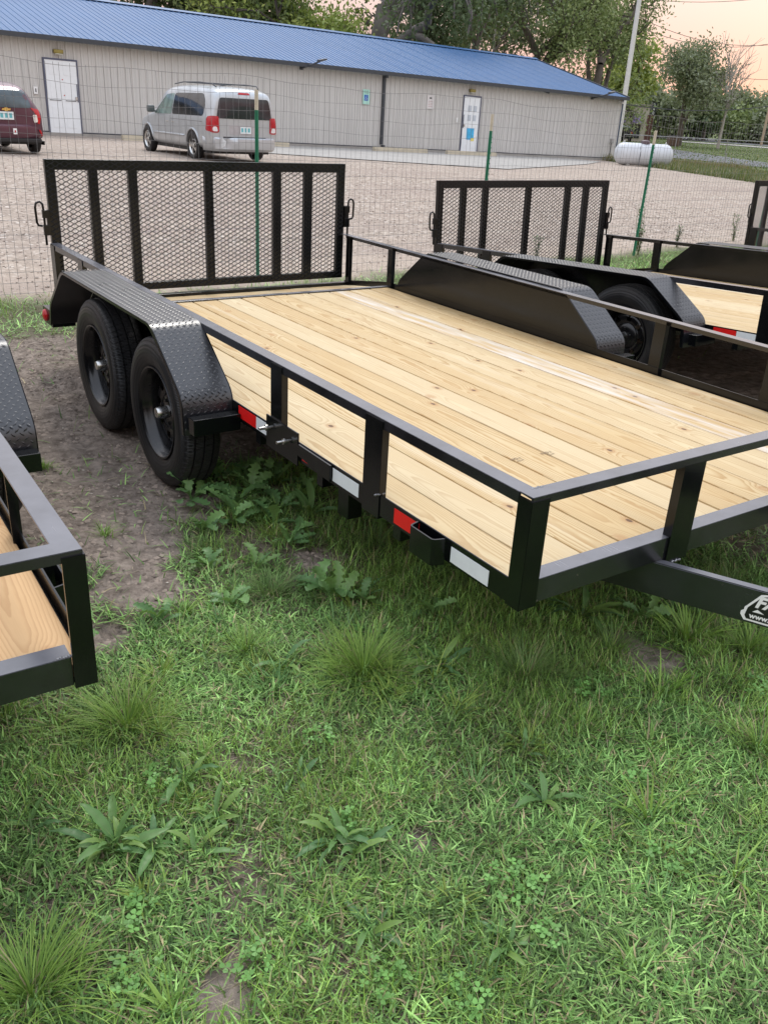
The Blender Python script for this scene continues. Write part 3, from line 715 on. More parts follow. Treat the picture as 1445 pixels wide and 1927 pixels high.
# downspout
bm = bmesh.new(); box(bm, 13.77, 13.87, -.14, -.05, .20, 2.58, .01); box(bm, 13.77, 13.87, -.28, -.13, .10, .19, .01); bobj('downspout', bm, DARK)
bm = bmesh.new(); box(bm, 13.77, 13.87, -.29, -.14, 2.50, 2.585); bobj('downspout_elbow', bm, DARK)
DOORM = simple('white_door_paint', (.80, .84, .86), .4, 0, .03)
FRAMEM = simple('door_frame_blue_grey', (.09, .10, .15), .5)
def door(u0, u1, w0, w1, handle_right, label):
    d = bbox('door', u0+.045, u1-.045, -.058, -.01, w0+.01, w1-.05, DOORM); d['label'] = label
    bm = bmesh.new(); box(bm, u0, u0+.044, -.07, -.001, w0, w1); box(bm, u1-.044, u1, -.07, -.001, w0, w1); box(bm, u0+.045, u1-.045, -.07, -.001, w1-.049, w1); bobj('door_frame', bm, FRAMEM, d)
    w = u1-u0-.09; c = (u0+u1)/2
    for (a, b, z0, z1) in ((-.38, -.07, .10, .38), (.07, .38, .10, .38), (-.38, -.07, .45, .72), (.07, .38, .45, .72), (-.38, -.07, .79, .95), (.07, .38, .79, .95)):
        H = w1-w0
        bbox('door_panel', c+a*w, c+b*w, -.066, -.0585, w0+z0*H, w0+z1*H, DOORM, d, .003)
    hu = u1-.12 if handle_right else u0+.12
    bbox('door_handle', hu-.03, hu+.03, -.10, -.0595, w0+1.0, w0+1.10, ZINC, d, .01)
    bbox('lock_guard', hu+.035 if handle_right else hu-.06, hu+.06 if handle_right else hu-.035, -.075, -.0592, w0+.95, w0+1.45, FRAMEM, d)
    return d
D1 = door(1.30, 2.33, .02, 2.13, True, 'white panelled door at the left end')
D2 = door(17.83, 18.79, .02, 2.19, False, 'white door with blue poster near the right end')
for (a, b, z) in ((1.40, 1.75, .98), (1.88, 2.2, .98)): bbox('door_slot', a, b, -.0675, -.0665, z, z+.02, DARK, D1)
for (a, b) in ((1.82, 1.55), (1.84, 1.12)): 
    bbox('peephole', a, a+.03, -.068, -.0585, b, b+.03, LAMP_RED, D1)
POSTER = simple('blue_poster', (.06, .42, .72), .5, 0, .2); YEL = simple('yellow_paper', (.75, .65, .2), .6)
bbox('poster', 18.12, 18.52, -.0705, -.069, .55, .98, POSTER, D2); bbox('poster', 18.36, 18.55, -.0722, -.071, .50, .62, YEL, D2)
for u, w in ((18.1, 1.25), (18.38, 1.25), (18.1, 1.6), (18.38, 1.6)): bbox('notice', u, u+.18, -.0705, -.069, w, w+.22, simple('grey_notice', (.5, .55, .6), .6), D2)
# signs and lamps on the wall: things of their own
def wallthing(name, label, cat, group=None):
    return empty(name, (0, 0, 0), 0, label, cat, group)
t = wallthing('parking_sign', 'pale green sign with blue wheelchair symbol on the wall left of the downspout', 'sign')
GREEN = simple('pale_green_sign', (.42, .72, .62), .5, 0, .04); BLUE = simple('sign_blue', (.03, .15, .50), .5)
bbox('panel', 12.90, 13.21, -.048, -.036, 1.56, 2.06, GREEN, t)
bbox('symbol_field', 12.965, 13.145, -.052, -.0485, 1.68, 1.88, BLUE, t)
bm = bmesh.new()
tube(bm, [(13.055, -.0545, 1.85), (13.05, -.0545, 1.845)], .012, 8); tube(bm, [(13.05, -.0545, 1.83), (13.052, -.0545, 1.77), (13.09, -.0545, 1.765), (13.11, -.0545, 1.715)], .006, 5)
tube(bm, [(13.055+.035*math.cos(a)-.01, -.0545, 1.745+.035*math.sin(a)) for a in np.linspace(2.2, 5.9, 9)], .005, 5); bobj('wheelchair_symbol', bm, WHITE, t)
for k in range(3): bbox('text_line', 12.95, 13.16, -.0495, -.0482, 1.93+.035*k, 1.945+.035*k, simple('dark_green_print', (.15, .35, .28), .6), t)
t = wallthing('camera_notice', 'white surveillance notice with black camera picture on the wall left of the right door', 'sign')
bbox('panel', 15.98, 16.30, -.048, -.036, 1.58, 2.07, simple('white_sign', (.68, .66, .65), .5, 0, .03), t)
bm = bmesh.new(); box(bm, 16.08, 16.19, -.053, -.0485, 1.94, 1.985, .004); box(bm, 16.12, 16.14, -.053, -.0485, 1.985, 2.01); bobj('camera_picture', bm, BLACKP, t)
for k in range(4): bbox('text_line', 16.03, 16.25, -.0495, -.0482, 1.66+.06*k, 1.672+.06*k, simple('red_print', (.45, .25, .25), .6), t)
t = wallthing('card_reader', 'small white box with dark slot on the wall left of the left door', 'card reader')
bbox('case', .955, 1.075, -.075, -.035, 1.12, 1.32, WHITE, t, .005); bbox('slot', 1.00, 1.03, -.080, -.0755, 1.17, 1.27, DARK, t)
t = wallthing('wall_switch', 'small white box on the wall left of the right door', 'switch box')
bbox('case', 17.53, 17.60, -.07, -.035, 1.16, 1.34, WHITE, t, .005)
BRASS = simple('aged_brass', (.30, .25, .08), .4, .6)
for (u, w, lb) in ((1.77, 2.29, 'brass wall lamp above the left door'), (18.23, 2.34, 'brass wall lamp above the right door')):
    t = wallthing('wall_lamp', lb, 'lamp', 'wall lamps above the doors')
    bbox('housing', u-.14, u+.14, -.16, -.03, w-.03, w+.08, BRASS, t, .02); bbox('lens', u-.10, u+.10, -.15, -.06, w-.055, w-.032, simple('lamp_glass', (.6, .6, .5), .3), t, .004)
for (u, lb) in ((10.22, 'dark floodlight arm under the eave between van and wheelchair sign'), (25.40, 'dark floodlight arm under the eave near the right corner')):
    t = wallthing('floodlight', lb, 'floodlight', 'floodlights under the eave')
    bm = bmesh.new(); tube(bm, [(u, -.06, 2.54), (u+.18, -.55, 2.68), (u+.30, -.80, 2.78)], .03, 8); bobj('arm', bm, DARK, t)
    bbox('bracket', u-.06, u+.06, -.08, -.03, 2.49, 2.58, DARK, t)
    bm = bmesh.new(); prism(bm, [(u+.22, -.95, 2.76), (u+.50, -.95, 2.84), (u+.50, -.95, 2.88), (u+.22, -.95, 2.82)], (0, 0, 0), (0, .22, 0)); bobj('head', bm, DARK, t)
    bm = bmesh.new(); prism(bm, [(u+.24, -.93, 2.757), (u+.48, -.93, 2.825), (u+.48, -.93, 2.832), (u+.24, -.93, 2.765)], (0, 0, 0), (0, .18, 0)); bobj('lens', bm, simple('lamp_lens', (.6, .6, .55), .3), t)
for (u, w, lb) in ((22.39, 2.60, 'small dark camera under the eave right of the right door'), (27.30, 2.50, 'small white camera at the right corner under the eave')):
    t = wallthing('security_camera', lb, 'camera', 'security cameras under the eave'); mt = DARK if u < 25 else WHITE
    bbox('mount', u-.05, u+.05, -.10, -.03, w-.02, w+.06, mt, t, .01); bm = bmesh.new(); tube(bm, [(u, -.08, w+.02), (u+.02, -.26, w-.03)], .045, 10); bobj('body', bm, mt, t)
t = wallthing('gas_meter', 'small grey meter low on the wall by the right corner', 'meter'); bbox('case', 27.0, 27.14, -.2, -.035, .75, .95, simple('meter_grey', (.35, .35, .34), .5), t, .02); bm = bmesh.new(); tube(bm, [(27.07, -.10, .1), (27.07, -.10, .76)], .02, 8); bobj('pipe', bm, DARK, t)
# wheel stops on the apron
STOPM = simple('wheel_stop_concrete', (.50, .45, .34), .9, 0, .12, 5)
for u0, u1, vv, lb in ((3.1, 4.3, -1.3, 'tan concrete wheel stop in front of the van'), (7.3, 9.0, -1.3, 'tan concrete wheel stop right of the van tail'), (12.6, 15.1, -1.3, 'tan concrete wheel stop below the downspout'), (16.1, 18.7, -1.3, 'tan concrete wheel stop before the right door')):
    bm = bmesh.new(); prism(bm, [(u0, vv-.10, -.02), (u0, vv+.10, -.02), (u0, vv+.07, .15), (u0, vv-.07, .15)], (0, 0, 0), (u1-u0, 0, 0), .01)
    o = bobj('wheel_stop', bm, STOPM, None); tag(o, lb, 'wheel stop', 'concrete wheel stops along the building')
def b2(u, v): q = bpt(u, v, 0); return (q.x, q.y)
ap = [b2(5.2, -5.4), b2(8.0, -7.2), b2(11.8, -9.3), b2(15.0, -7.6), b2(20.5, -4.6), b2(24.5, -1.9), b2(24.0, -.08), b2(4.0, -.08)]
sheet('concrete_apron', ap, .02, CONC, 4)

# ------------------------------------------------------------ vehicles
def body_bvh(me):
    return BVHTree.FromPolygons([v.co.copy() for v in me.vertices], [tuple(p.vertices) for p in me.polygons])
def loft_body(st, name, mat, parent):
    """st: list of (y, zbot, zbelt, zroof, wsill, wbelt, wroof, zshoulder)"""
    bm = bmesh.new(); rings = []
    for (y, zb, zl, zr, ws, wb, wr) in st:
        h = [(0, zb), (ws*.8, zb), (ws, zb+.06), (max(ws, wb)*1.0, zb+(zl-zb)*.5), (wb, zl-.02), (wb*.985, zl+.03), (wr+(wb-wr)*.18, zr-.14), (wr*.93, zr-.035), (wr*.62, zr), (0, zr+.008)]
        full = [(x, z) for x, z in h]+[(-x, z) for x, z in h[::-1][1:-1]]
        rings.append([bm.verts.new((x, y, z)) for x, z in full])
    n = len(rings[0])
    for a, b in zip(rings[:-1], rings[1:]):
        for k in range(n): bm.faces.new((a[k], a[(k+1) % n], b[(k+1) % n], b[k]))
    for r in (rings[0], rings[-1]):
        # cap by strips between left and right
        for k in range(0, n//2):
            i0, i1, j1, j0 = k, k+1, n-k-1, (n-k) % n
            vs = []
            for q in (r[i0], r[i1], r[j1], r[j0]):
                if q not in vs: vs.append(q)
            if len(vs) >= 3:
                try: bm.faces.new(vs)
                except ValueError: pass
    bmesh.ops.recalc_face_normals(bm, faces=bm.faces)
    me = mesh_of(bm, name); o = put(name, me, mat, parent)
    md = o.modifiers.new('s', 'SUBSURF'); md.levels = md.render_levels = 2
    dg = bpy.context.evaluated_depsgraph_get(); dg.update(); ev = o.evaluated_get(dg); me2 = bpy.data.meshes.new_from_object(ev)
    o.modifiers.clear(); o.data = me2; me2.polygons.foreach_set('use_smooth', [True]*len(me2.polygons))
    return o
def rounded(pts, r=.04, n=4):
    out = []; m_ = len(pts)
    for i in range(m_):
        a, b, c = (np.array(pts[(i+k-1) % m_], float) for k in range(3))
        u = (a-b)/np.linalg.norm(a-b); w_ = (c-b)/np.linalg.norm(c-b); rr = min(r, np.linalg.norm(a-b)*.45, np.linalg.norm(c-b)*.45)
        for t in np.linspace(0, 1, n): out.append((1-t)**2*(b+u*rr)+2*t*(1-t)*b+t*t*(b+w_*rr))
    dense = []
    for i in range(len(out)):
        a, b = out[i], out[(i+1) % len(out)]; k = max(1, int(np.linalg.norm(b-a)/.12))
        for j in range(k): dense.append(a+(b-a)*j/k)
    return dense
def patch(bvh, pts, axis, side, name, mat, parent, off=.006, r=.05):
    """thin skin following the body: pts are (y,z) for axis x or (x,z) for axis y"""
    pts = rounded(pts, r); c = sum(pts)/len(pts); bm = bmesh.new(); rings = []
    for s in (1, .75, .5, .25):
        ring = []
        for p in pts:
            q = c+(p-c)*s
            if axis == 'x': o_ = Vector((side*3, q[0], q[1])); d = Vector((-side, 0, 0))
            else: o_ = Vector((q[0], side*6, q[1])); d = Vector((0, -side, 0))
            hit, nrm, _, _ = bvh.ray_cast(o_, d)
            if hit is None: hit = (o_+d*(2.1 if axis == 'x' else 3.5)); nrm = -d
            if nrm.dot(d) > 0: nrm = -nrm
            ring.append(hit+nrm*off)
        rings.append([bm.verts.new(v) for v in ring])
    n = len(pts)
    back = [bm.verts.new(v.co+((Vector((-side, 0, 0)) if axis == 'x' else Vector((0, -side, 0)))*.02)) for v in rings[0]]
    for a, b in zip([back]+rings[:-1], rings):
        for k in range(n): bm.faces.new((a[k], a[(k+1) % n], b[(k+1) % n], b[k]))
    bm.faces.new(rings[-1])
    return obj(name, bm, mat, parent, True, 50)
def glass(name, col=(.02, .024, .028)):
    M = NT(name); n = M.noise(M.obj, 2.5, 3).outputs[0]
    M.set(color=M.mix(M.mr(n, .3, .7), tuple(x*.5 for x in col), tuple(x*1.8 for x in col)), rough=.06, spec=.6); return M.m
GLASS = glass('tinted_glass'); GLASSF = glass('clear_side_glass', (.16, .22, .20))
def carpaint(name, col, metal=.5, rough=.32):
    M = NT(name); n = M.noise(M.obj, 3, 5, .6).outputs[0]
    M.set(color=M.mix(M.mr(n, .35, .7), col, tuple(x*.82 for x in col)), metal=metal, rough=M.mr(n, .3, .7, rough, rough+.12), coat=.4); return M.m
def car_wheel(parent, x, y, r, flip, rimmat, w=.11):
    bm = bmesh.new(); lathe_x(bm, [(-w*.75, r*.64), (-w*.95, r*.75), (-w, r*.85), (-w*.85, r*.96), (-w*.6, r), (w*.6, r), (w*.85, r*.96), (w, r*.85), (w*.75, r*.64)], 36)
    t = obj('wheel', bm, RUBBER, parent, True, 50, loc=(x, y, r), rot=(0, 0, PI if flip else 0))
    bm = bmesh.new(); seg = 40; prof = [(-w*.72, r*.66), (-w*.80, r*.62), (-w*.45, r*.56)]
    lathe_x(bm, prof, seg)
    for k in range(5):
        a = 2*PI*k/5; ca, sa = math.cos(a), math.sin(a)
        q = [(-w*.75, .0, -.3*r*.16), (-w*.75, .0, .3*r*.16), (-w*.62, r*.58, r*.10), (-w*.62, r*.58, -r*.10)]
        vs = [bm.verts.new((x_, y_*ca-z_*sa, y_*sa+z_*ca)) for x_, y_, z_ in q]; vs2 = [bm.verts.new((v.co.x+.03, v.co.y, v.co.z)) for v in vs]
        bm.faces.new(vs); bm.faces.new(vs2[::-1])
        for j in range(4): bm.faces.new((vs[j], vs[(j+1) % 4], vs2[(j+1) % 4], vs2[j]))
    lathe_x(bm, [(-w*.78, .001), (-w*.80, r*.14), (-w*.5, r*.17)], 16)
    obj('rim', bm, rimmat, t, True, 40)
    bm = bmesh.new(); lathe_x(bm, [(-w*.1, .001), (-w*.1, r*.62)], 24); obj('brake_disc', bm, BLACKP, t)
    return t
def wheel_arch(parent, bvh, y, r, side, mat, trim):
    """dark opening with a flared lip"""
    pts = [(y+r*1.16*math.cos(a), r+r*1.16*math.sin(a)) for a in np.linspace(-.35, PI+.35, 16)]
    o = patch(bvh, pts, 'x', side, 'wheel_opening', BLACKP, parent, .002, .01)
    bm = bmesh.new(); path = []
    for a in np.linspace(-.2, PI+.2, 16):
        q = (y+r*1.2*math.cos(a), r+r*1.2*math.sin(a)); hit, n, _, _ = bvh.ray_cast(Vector((side*3, *q)), Vector((-side, 0, 0)))
        if hit: path.append(hit+Vector((side*.002, 0, 0)))
    tube(bm, path, .028, 6); obj('arch_flare', bm, mat, parent, True)
def strip(bvh, pts, axis, side, r, name, mat, parent):
    bm = bmesh.new(); path = []
    for q in pts:
        o_ = Vector((side*3, *q)) if axis == 'x' else Vector((q[0], side*6, q[1])); d = Vector((-side, 0, 0)) if axis == 'x' else Vector((0, -side, 0))
        hit, n, _, _ = bvh.ray_cast(o_, d)
        if hit: path.append(hit)
    tube(bm, path, r, 6); return obj(name, bm, mat, parent, True)
def lp(a, b, n=8): return [tuple(np.array(a)+(np.array(b)-np.array(a))*i/n) for i in range(n+1)]
SEAM = simple('panel_gap', (.02, .02, .022), .7)
# --- silver minivan, tail towards the camera (-Y)
VAN = empty('minivan', (8.10, 18.35, float(gz(8.1, 19.5))), R(2), 'silver minivan with dented rear bumper parked facing the building', 'minivan'); VAN.scale = (.875, .875, .9)
SILV = carpaint('silver_paint', (.50, .53, .55), .55, .30)
st = [(-.02, .42, .98, 1.40, .70, .84, .70), (.0, .36, .98, 1.58, .90, .93, .76), (.06, .33, .99, 1.66, .95, .965, .79), (.25, .30, 1.0, 1.71, .97, .98, .81), (.7, .27, 1.0, 1.745, .985, .99, .82), (1.6, .25, 1.0, 1.765, .985, .995, .82), (2.5, .25, .99, 1.75, .985, .99, .80), (3.1, .25, .98, 1.70, .98, .985, .76), (3.5, .25, .97, 1.56, .98, .98, .70),
      (3.9, .26, .96, 1.28, .97, .97, .66), (4.15, .28, .94, 1.08, .96, .95, .74), (4.6, .30, .84, .97, .92, .90, .74), (4.9, .32, .72, .86, .82, .80, .66), (5.02, .38, .62, .74, .66, .64, .54)]
vb = loft_body(st, 'body', SILV, VAN); bv = body_bvh(vb.data)
patch(bv, [(-.80, 1.03), (.80, 1.03), (.70, 1.50), (-.70, 1.50)], 'y', -1, 'rear_window', GLASS, VAN, .010, .07)
for s in (-1, 1):
    patch(bv, [(.42, 1.06), (2.32, 1.04), (2.32, 1.55), (.60, 1.58), (.42, 1.40)], 'x', s, 'side_window', GLASS, VAN, .006, .10)
    patch(bv, [(2.37, 1.04), (3.58, 1.02), (3.40, 1.20), (2.95, 1.50), (2.37, 1.55)], 'x', s, 'front_side_window', GLASSF, VAN, .006, .05)
    strip(bv, lp((1.45, 1.06), (1.45, 1.56)), 'x', s, .008, 'window_divider', SEAM, VAN)
    wheel_arch(VAN, bv, 1.05, .34, s, SILV, True); wheel_arch(VAN, bv, 4.08, .34, s, SILV, True)
    car_wheel(VAN, s*.90, 1.05, .34, s > 0, ZINC); car_wheel(VAN, s*.90, 4.08, .34, s > 0, ZINC)
    strip(bv, lp((1.55, .56), (3.6, .55)), 'x', s, .028, 'side_moulding', SILV, VAN)
    strip(bv, lp((1.45, .32), (1.45, 1.0)), 'x', s, .004, 'door_gap', SEAM, VAN); strip(bv, lp((2.42, .32), (2.42, 1.0)), 'x', s, .004, 'door_gap', SEAM, VAN); strip(bv, lp((.45, .93), (2.4, .93)), 'x', s, .004, 'door_track', SEAM, VAN)
    for y in (2.25, 2.62):
        hit, n, _, _ = bv.ray_cast(Vector((s*3, y, .86)), Vector((-s, 0, 0))); bm = bmesh.new(); box(bm, hit.x-.02, hit.x+.02, y-.08, y+.08, .845, .875, .008); obj('door_handle', bm, ZINC, VAN)
    # tail light wraps the corner
    TLM = simple('red_tail_lens', (.42, .02, .03), .12, 0, .2, 12)
    tl = patch(bv, [(s*.735, .70), (s*.95, .70), (s*.95, 1.08), (s*.74, 1.08)], 'y', -1, 'tail_light', TLM, VAN, .014, .05)
    patch(bv, [(.02, .72), (.26, .74), (.20, 1.06), (.02, 1.08)], 'x', s, 'tail_light', TLM, VAN, .012, .06)
    patch(bv, [(s*.77, .73), (s*.90, .73), (s*.90, .84), (s*.80, .84)], 'y', -1, 'reverse_lamp', simple('clear_lens', (.75, .72, .72), .15), VAN, .022, .03)
    bm = bmesh.new(); box(bm, min(s*1.0, s*1.22), max(s*1.0, s*1.22), 3.38, 3.50, 1.04, 1.22, .04); box(bm, min(s*.92, s*1.02), max(s*.92, s*1.02), 3.42, 3.47, 1.05, 1.09); obj('mirror', bm, simple('mirror_case', (.10, .12, .12), .4), VAN, True, 40)
    bm = bmesh.new(); tube(bm, [(s*.60, .35, 1.73), (s*.64, .5, 1.80), (s*.66, 1.2, 1.83), (s*.66, 2.2, 1.82), (s*.63, 2.8, 1.77)], .015, 6); obj('roof_rail', bm, DARK, VAN, True)
for y in (.9, 2.0): bm = bmesh.new(); tube(bm, [(-.66, y, 1.815), (.66, y, 1.815)], .014, 6); obj('roof_bar', bm, DARK, VAN)
# bumper with a dented left corner
bm = bmesh.new(); prof_n = 17; rings = []
for i in range(prof_n):
    a = -1+2*i/(prof_n-1); x_ = a*1.0; cy = -.17+.25*abs(a)**5
    if abs(a) > .98: cy = .42
    dent = .10*math.exp(-((a+.62)/.12)**2)
    rings.append([bm.verts.new(v) for v in ((x_*.985, cy+.03, .60-dent*.4), (x_, cy-.01+dent*.7, .57-dent*.6), (x_, cy-.02+dent, .46-dent*.3), (x_*.99, cy+dent*.3, .33), (x_*.95, cy+.07, .27), (x_*.9, cy+.20, .40), (x_*.9, cy+.2, .58))])
for a, b in zip(rings[:-1], rings[1:]):
    for k in range(7): bm.faces.new((a[k], a[(k+1) % 7], b[(k+1) % 7], b[k]))
bm.faces.new(rings[0]); bm.faces.new(rings[-1][::-1]); bmp = obj('rear_bumper', bm, SILV, VAN, True, 40); bmp['label'] = 'rear bumper creased at its left corner'
bm = bmesh.new()
vs = [bm.verts.new(v) for v in ((-.70, -.10, .60), (-.60, -.16, .50), (-.66, -.18, .40), (-.74, -.14, .36), (-.72, -.07, .48))]
bm.faces.new(vs[:3]); bm.faces.new((vs[0], vs[2], vs[3], vs[4])); ex = bmesh.ops.solidify(bm, geom=bm.faces[:], thickness=.006); obj('torn_flap', bm, WHITE, bmp)
strip(bv, lp((-.62, .60), (.62, .60)), 'y', -1, .014, 'hatch_gap', SEAM, VAN)
hs = patch(bv, [(-.44, .66), (.44, .66), (.46, .88), (-.46, .88)], 'y', -1, 'plate_recess', simple('silver_recess', (.42, .41, .42), .4, .3), VAN, .004, .04)
def licence(parent, x, y, z, w=.31, h=.16):
    p_ = obox('number_plate', x-w/2, x+w/2, y-.008, y, z-h/2, z+h/2, simple('plate_white', (.70, .76, .76), .5, 0, .05), parent)
    TE = simple('plate_teal', (.12, .42, .46), .5, 0, .15)
    for k, (a, b) in enumerate(((-.13, -.07), (-.03, .02), (.06, .12))): obox('plate_mark', x+a, x+b, y-.0095, y-.0085, z-.045, z+.05, TE, p_)
licence(VAN, .02, -.035, .775)
patch(bv, [(-.17, 1.585), (.17, 1.585), (.15, 1.625), (-.15, 1.625)], 'y', -1, 'brake_light', LAMP_RED, VAN, .012, .02)
bm = bmesh.new(); tube(bm, [(.45, -.02, 1.10), (.15, -.035, 1.115)], .012, 5); obj('wiper', bm, BLACKP, VAN)
bm = bmesh.new(); tube(bm, [(-.25, .02, .26), (-.25, .5, .26)], .03, 8); obj('exhaust', bm, DARK, VAN)
obox('underbody', -.85, .85, .25, 4.6, .20, .34, BLACKP, VAN)
# --- dark red hatchback
CAR = empty('hatchback', (2.98, 18.62, float(gz(3, 20))), R(3), 'dark plum hatchback cut off by the left edge of the lot', 'car'); CAR.scale = (.91, .91, .91)
PLUM = carpaint('plum_paint', (.115, .045, .065), .4, .28)
st = [(-.02, .40, .80, 1.02, .62, .70, .52), (.0, .34, .82, 1.16, .76, .79, .50), (.08, .30, .86, 1.32, .82, .83, .53), (.30, .27, .90, 1.42, .84, .845, .56), (.9, .24, .92, 1.475, .845, .85, .60), (1.6, .23, .92, 1.48, .845, .85, .61), (2.1, .23, .91, 1.42, .845, .85, .60), (2.5, .24, .90, 1.24, .84, .84, .58), (2.85, .26, .87, 1.01, .83, .82, .66), (3.3, .28, .76, .90, .78, .76, .64), (3.58, .34, .62, .76, .66, .62, .52), (3.64, .40, .56, .64, .5, .5, .42)]
cb = loft_body(st, 'body', PLUM, CAR); bv = body_bvh(cb.data)
patch(bv, [(-.60, .955), (.60, .955), (.50, 1.31), (-.50, 1.31)], 'y', -1, 'rear_window', glass('hatch_glass', (.05, .07, .08)), CAR, .010, .08)
for s in (-1, 1):
    patch(bv, [(.35, 1.0), (1.3, .97), (1.3, 1.33), (.55, 1.30)], 'x', s, 'side_window', GLASS, CAR, .006, .05)
    patch(bv, [(1.36, .97), (2.45, .95), (2.0, 1.28), (1.36, 1.33)], 'x', s, 'side_window', GLASS, CAR, .006, .05)
    for y in (.62, 2.95): wheel_arch(CAR, bv, y, .31, s, BLACKP, True); car_wheel(CAR, s*.755, y, .31, s > 0, ZINC, .10)
    tl = patch(bv, [(s*.56, .965), (s*.74, .93), (s*.775, .78), (s*.74, .64), (s*.70, .64), (s*.66, .88)], 'y', -1, 'tail_light', simple('red_tail_lens_car', (.50, .015, .02), .12), CAR, .014, .02)
    patch(bv, [(s*.60, .82), (s*.69, .83), (s*.70, .68), (s*.62, .66)], 'y', -1, 'reverse_lamp', simple('clear_lens_car', (.72, .68, .62), .2), CAR, .020, .02)
    patch(bv, [(s*.70, .52), (s*.735, .52), (s*.78, .41), (s*.75, .40)], 'y', -1, 'bumper_reflector', LAMP_RED, CAR, .03, .01)
bm = bmesh.new(); rings = []
for i in range(15):
    a = -1+2*i/14; x_ = a*.83; cy = -.10+.20*abs(a)**4
    rings.append([bm.verts.new(v) for v in ((x_*.98, cy+.04, .62), (x_, cy-.0, .585), (x_, cy-.01, .50), (x_, cy+.01, .40), (x_*.97, cy+.04, .34), (x_*.9, cy+.2, .36), (x_*.9, cy+.22, .6))])
for a, b in zip(rings[:-1], rings[1:]):
    for k in range(7): bm.faces.new((a[k], a[(k+1) % 7], b[(k+1) % 7], b[k]))
bm.faces.new(rings[0]); bm.faces.new(rings[-1][::-1]); obj('rear_bumper', bm, PLUM, CAR, True, 40)
obox('bumper_skirt', -.74, .74, -.075, .15, .25, .338, BLACKP, CAR, .02)
licence(CAR, .03, -.040, .79)
bm = bmesh.new(); k = .10
prism(bm, [(-.95*k, -.048, -.18*k), (-.35*k, -.048, -.18*k), (-.28*k, -.048, -.36*k), (.28*k, -.048, -.36*k), (.35*k, -.048, -.18*k), (.85*k, -.048, -.18*k), (.95*k, -.048, .18*k), (.35*k, -.048, .18*k), (.28*k, -.048, .36*k), (-.28*k, -.048, .36*k), (-.35*k, -.048, .18*k), (-.85*k, -.048, .18*k)], (0, 0, 0), (0, .02, 0), .001)
em = obj('emblem', bm, simple('gold_emblem', (.70, .45, .12), .3, .6), CAR, loc=(.04, .0, .915))
obox('bumper_sticker', .12, .20, -.118, -.109, .42, .54, WHITE, CAR); obox('sticker_print', .145, .175, -.1195, -.1185, .455, .50, LAMP_RED, CAR)
obox('underbody', -.7, .7, .25, 3.3, .20, .34, BLACKP, CAR)

# ------------------------------------------------------------ fence
WIREM = simple('galvanised_wire', (.24, .24, .25), .5, .5, .2, 4)
FE = empty('wire_fence', (0, 0, 0), 0, 'woven wire mesh fence strung on green posts behind the trailers', 'fence')
FX0, FX1 = -3.2, 14.2
def fy(x): return 6.56+.024*x
def ftop(x): return 1.875-.0148*x
bmw = None
heights = [0, .09, .18, .28, .38, .49, .61, .73, .86, .99, 1.13, 1.27, 1.41, 1.55, 1.69, 1.83]
fh = 1.83
for j, h in enumerate(heights):
    bm = bmesh.new(); xs_ = np.linspace(FX0, FX1, 110)
    tube(bm, [(x, fy(x)+.004*math.sin(x*5+j), (ftop(x)-.0)*(h/fh)+.03*(1-h/fh)+(.012*math.sin(x*2.3+j*.6)+.010*math.sin(x*5.9+j*1.7))*(h/fh)-.018*math.sin(PI*(((x-2.52)/2.86) % 1))*(h/fh)) for x in xs_], .0018 if j < 15 else .0023, 4)
    obj('horizontal_wire', bm, WIREM, FE)
V, F = [], []; b = 0
for i, x in enumerate(np.arange(FX0, FX1, .066)):
    lean = .012*math.sin(i*.7)+.008*math.sin(i*2.9); pts = []
    for k in range(9):
        t_ = k/8; pts.append((x+lean*t_+.007*math.sin(i*1.9+k*1.4)*min(1, t_*2), fy(x)+.003*math.sin(k*2+i), .02+(ftop(x)-.02)*t_-.018*math.sin(PI*(((x-2.52)/2.86) % 1))*t_))
    r = .0015
    for p_ in pts: V += [(p_[0]-r, p_[1]-r*.6, p_[2]), (p_[0]+r, p_[1]-r*.6, p_[2]), (p_[0], p_[1]+r, p_[2])]
    for k in range(8):
        for q in range(3): F.append((b+3*k+q, b+3*k+(q+1) % 3, b+3*k+3+(q+1) % 3, b+3*k+3+q))
    b += 27
o = npmesh('vertical_wires', V, np.array(F), WIREM, False, None, FE); o['kind'] = 'stuff'
TPG = simple('t_post_green', (.035, .20, .115), .5, 0, .2, 6); TPW = simple('t_post_cream_tip', (.62, .56, .45), .6, 0, .12, 20)
for x, top, lx, lb in ((-.42, 1.80, .0, 'green steel fence post outside the left edge'), (2.52, 1.74, .0, 'green steel fence post seen through the middle trailer gate'), (5.45, 1.65, .0, 'green steel fence post behind the second trailer gate'), (8.25, 1.57, .02, 'green steel fence post with white tip standing right of the second trailer gate'), (11.09, 1.55, .03, 'green steel fence post near the right frame edge')):
    P_ = empty('fence_post', (x, fy(x)-.02, 0), 0, lb, 'fence post', 'green steel T-posts of the wire fence')
    def tp(z0, z1, nm, mt):
        bm = bmesh.new(); pts = [(-.019, .004), (.019, .004), (.019, 0), (.002, 0), (.002, -.024), (-.002, -.024), (-.002, 0), (-.019, 0)]
        prism(bm, [(a, b_, z0) for a, b_ in pts], (0, 0, z0), (lx*(z1-z0), 0, z1)); 
        k = z0+.03
        while nm == 'shaft' and k < z1-.02: box(bm, -.005+lx*(k-z0), .005+lx*(k-z0), -.030, -.024, k, k+.012); k += .055
        return obj(nm, bm, mt, P_)
    tp(-.05, top-.17, 'shaft', TPG); o = tp(top-.17, top, 'tip', TPW); o.location.x = lx*(top-.12)

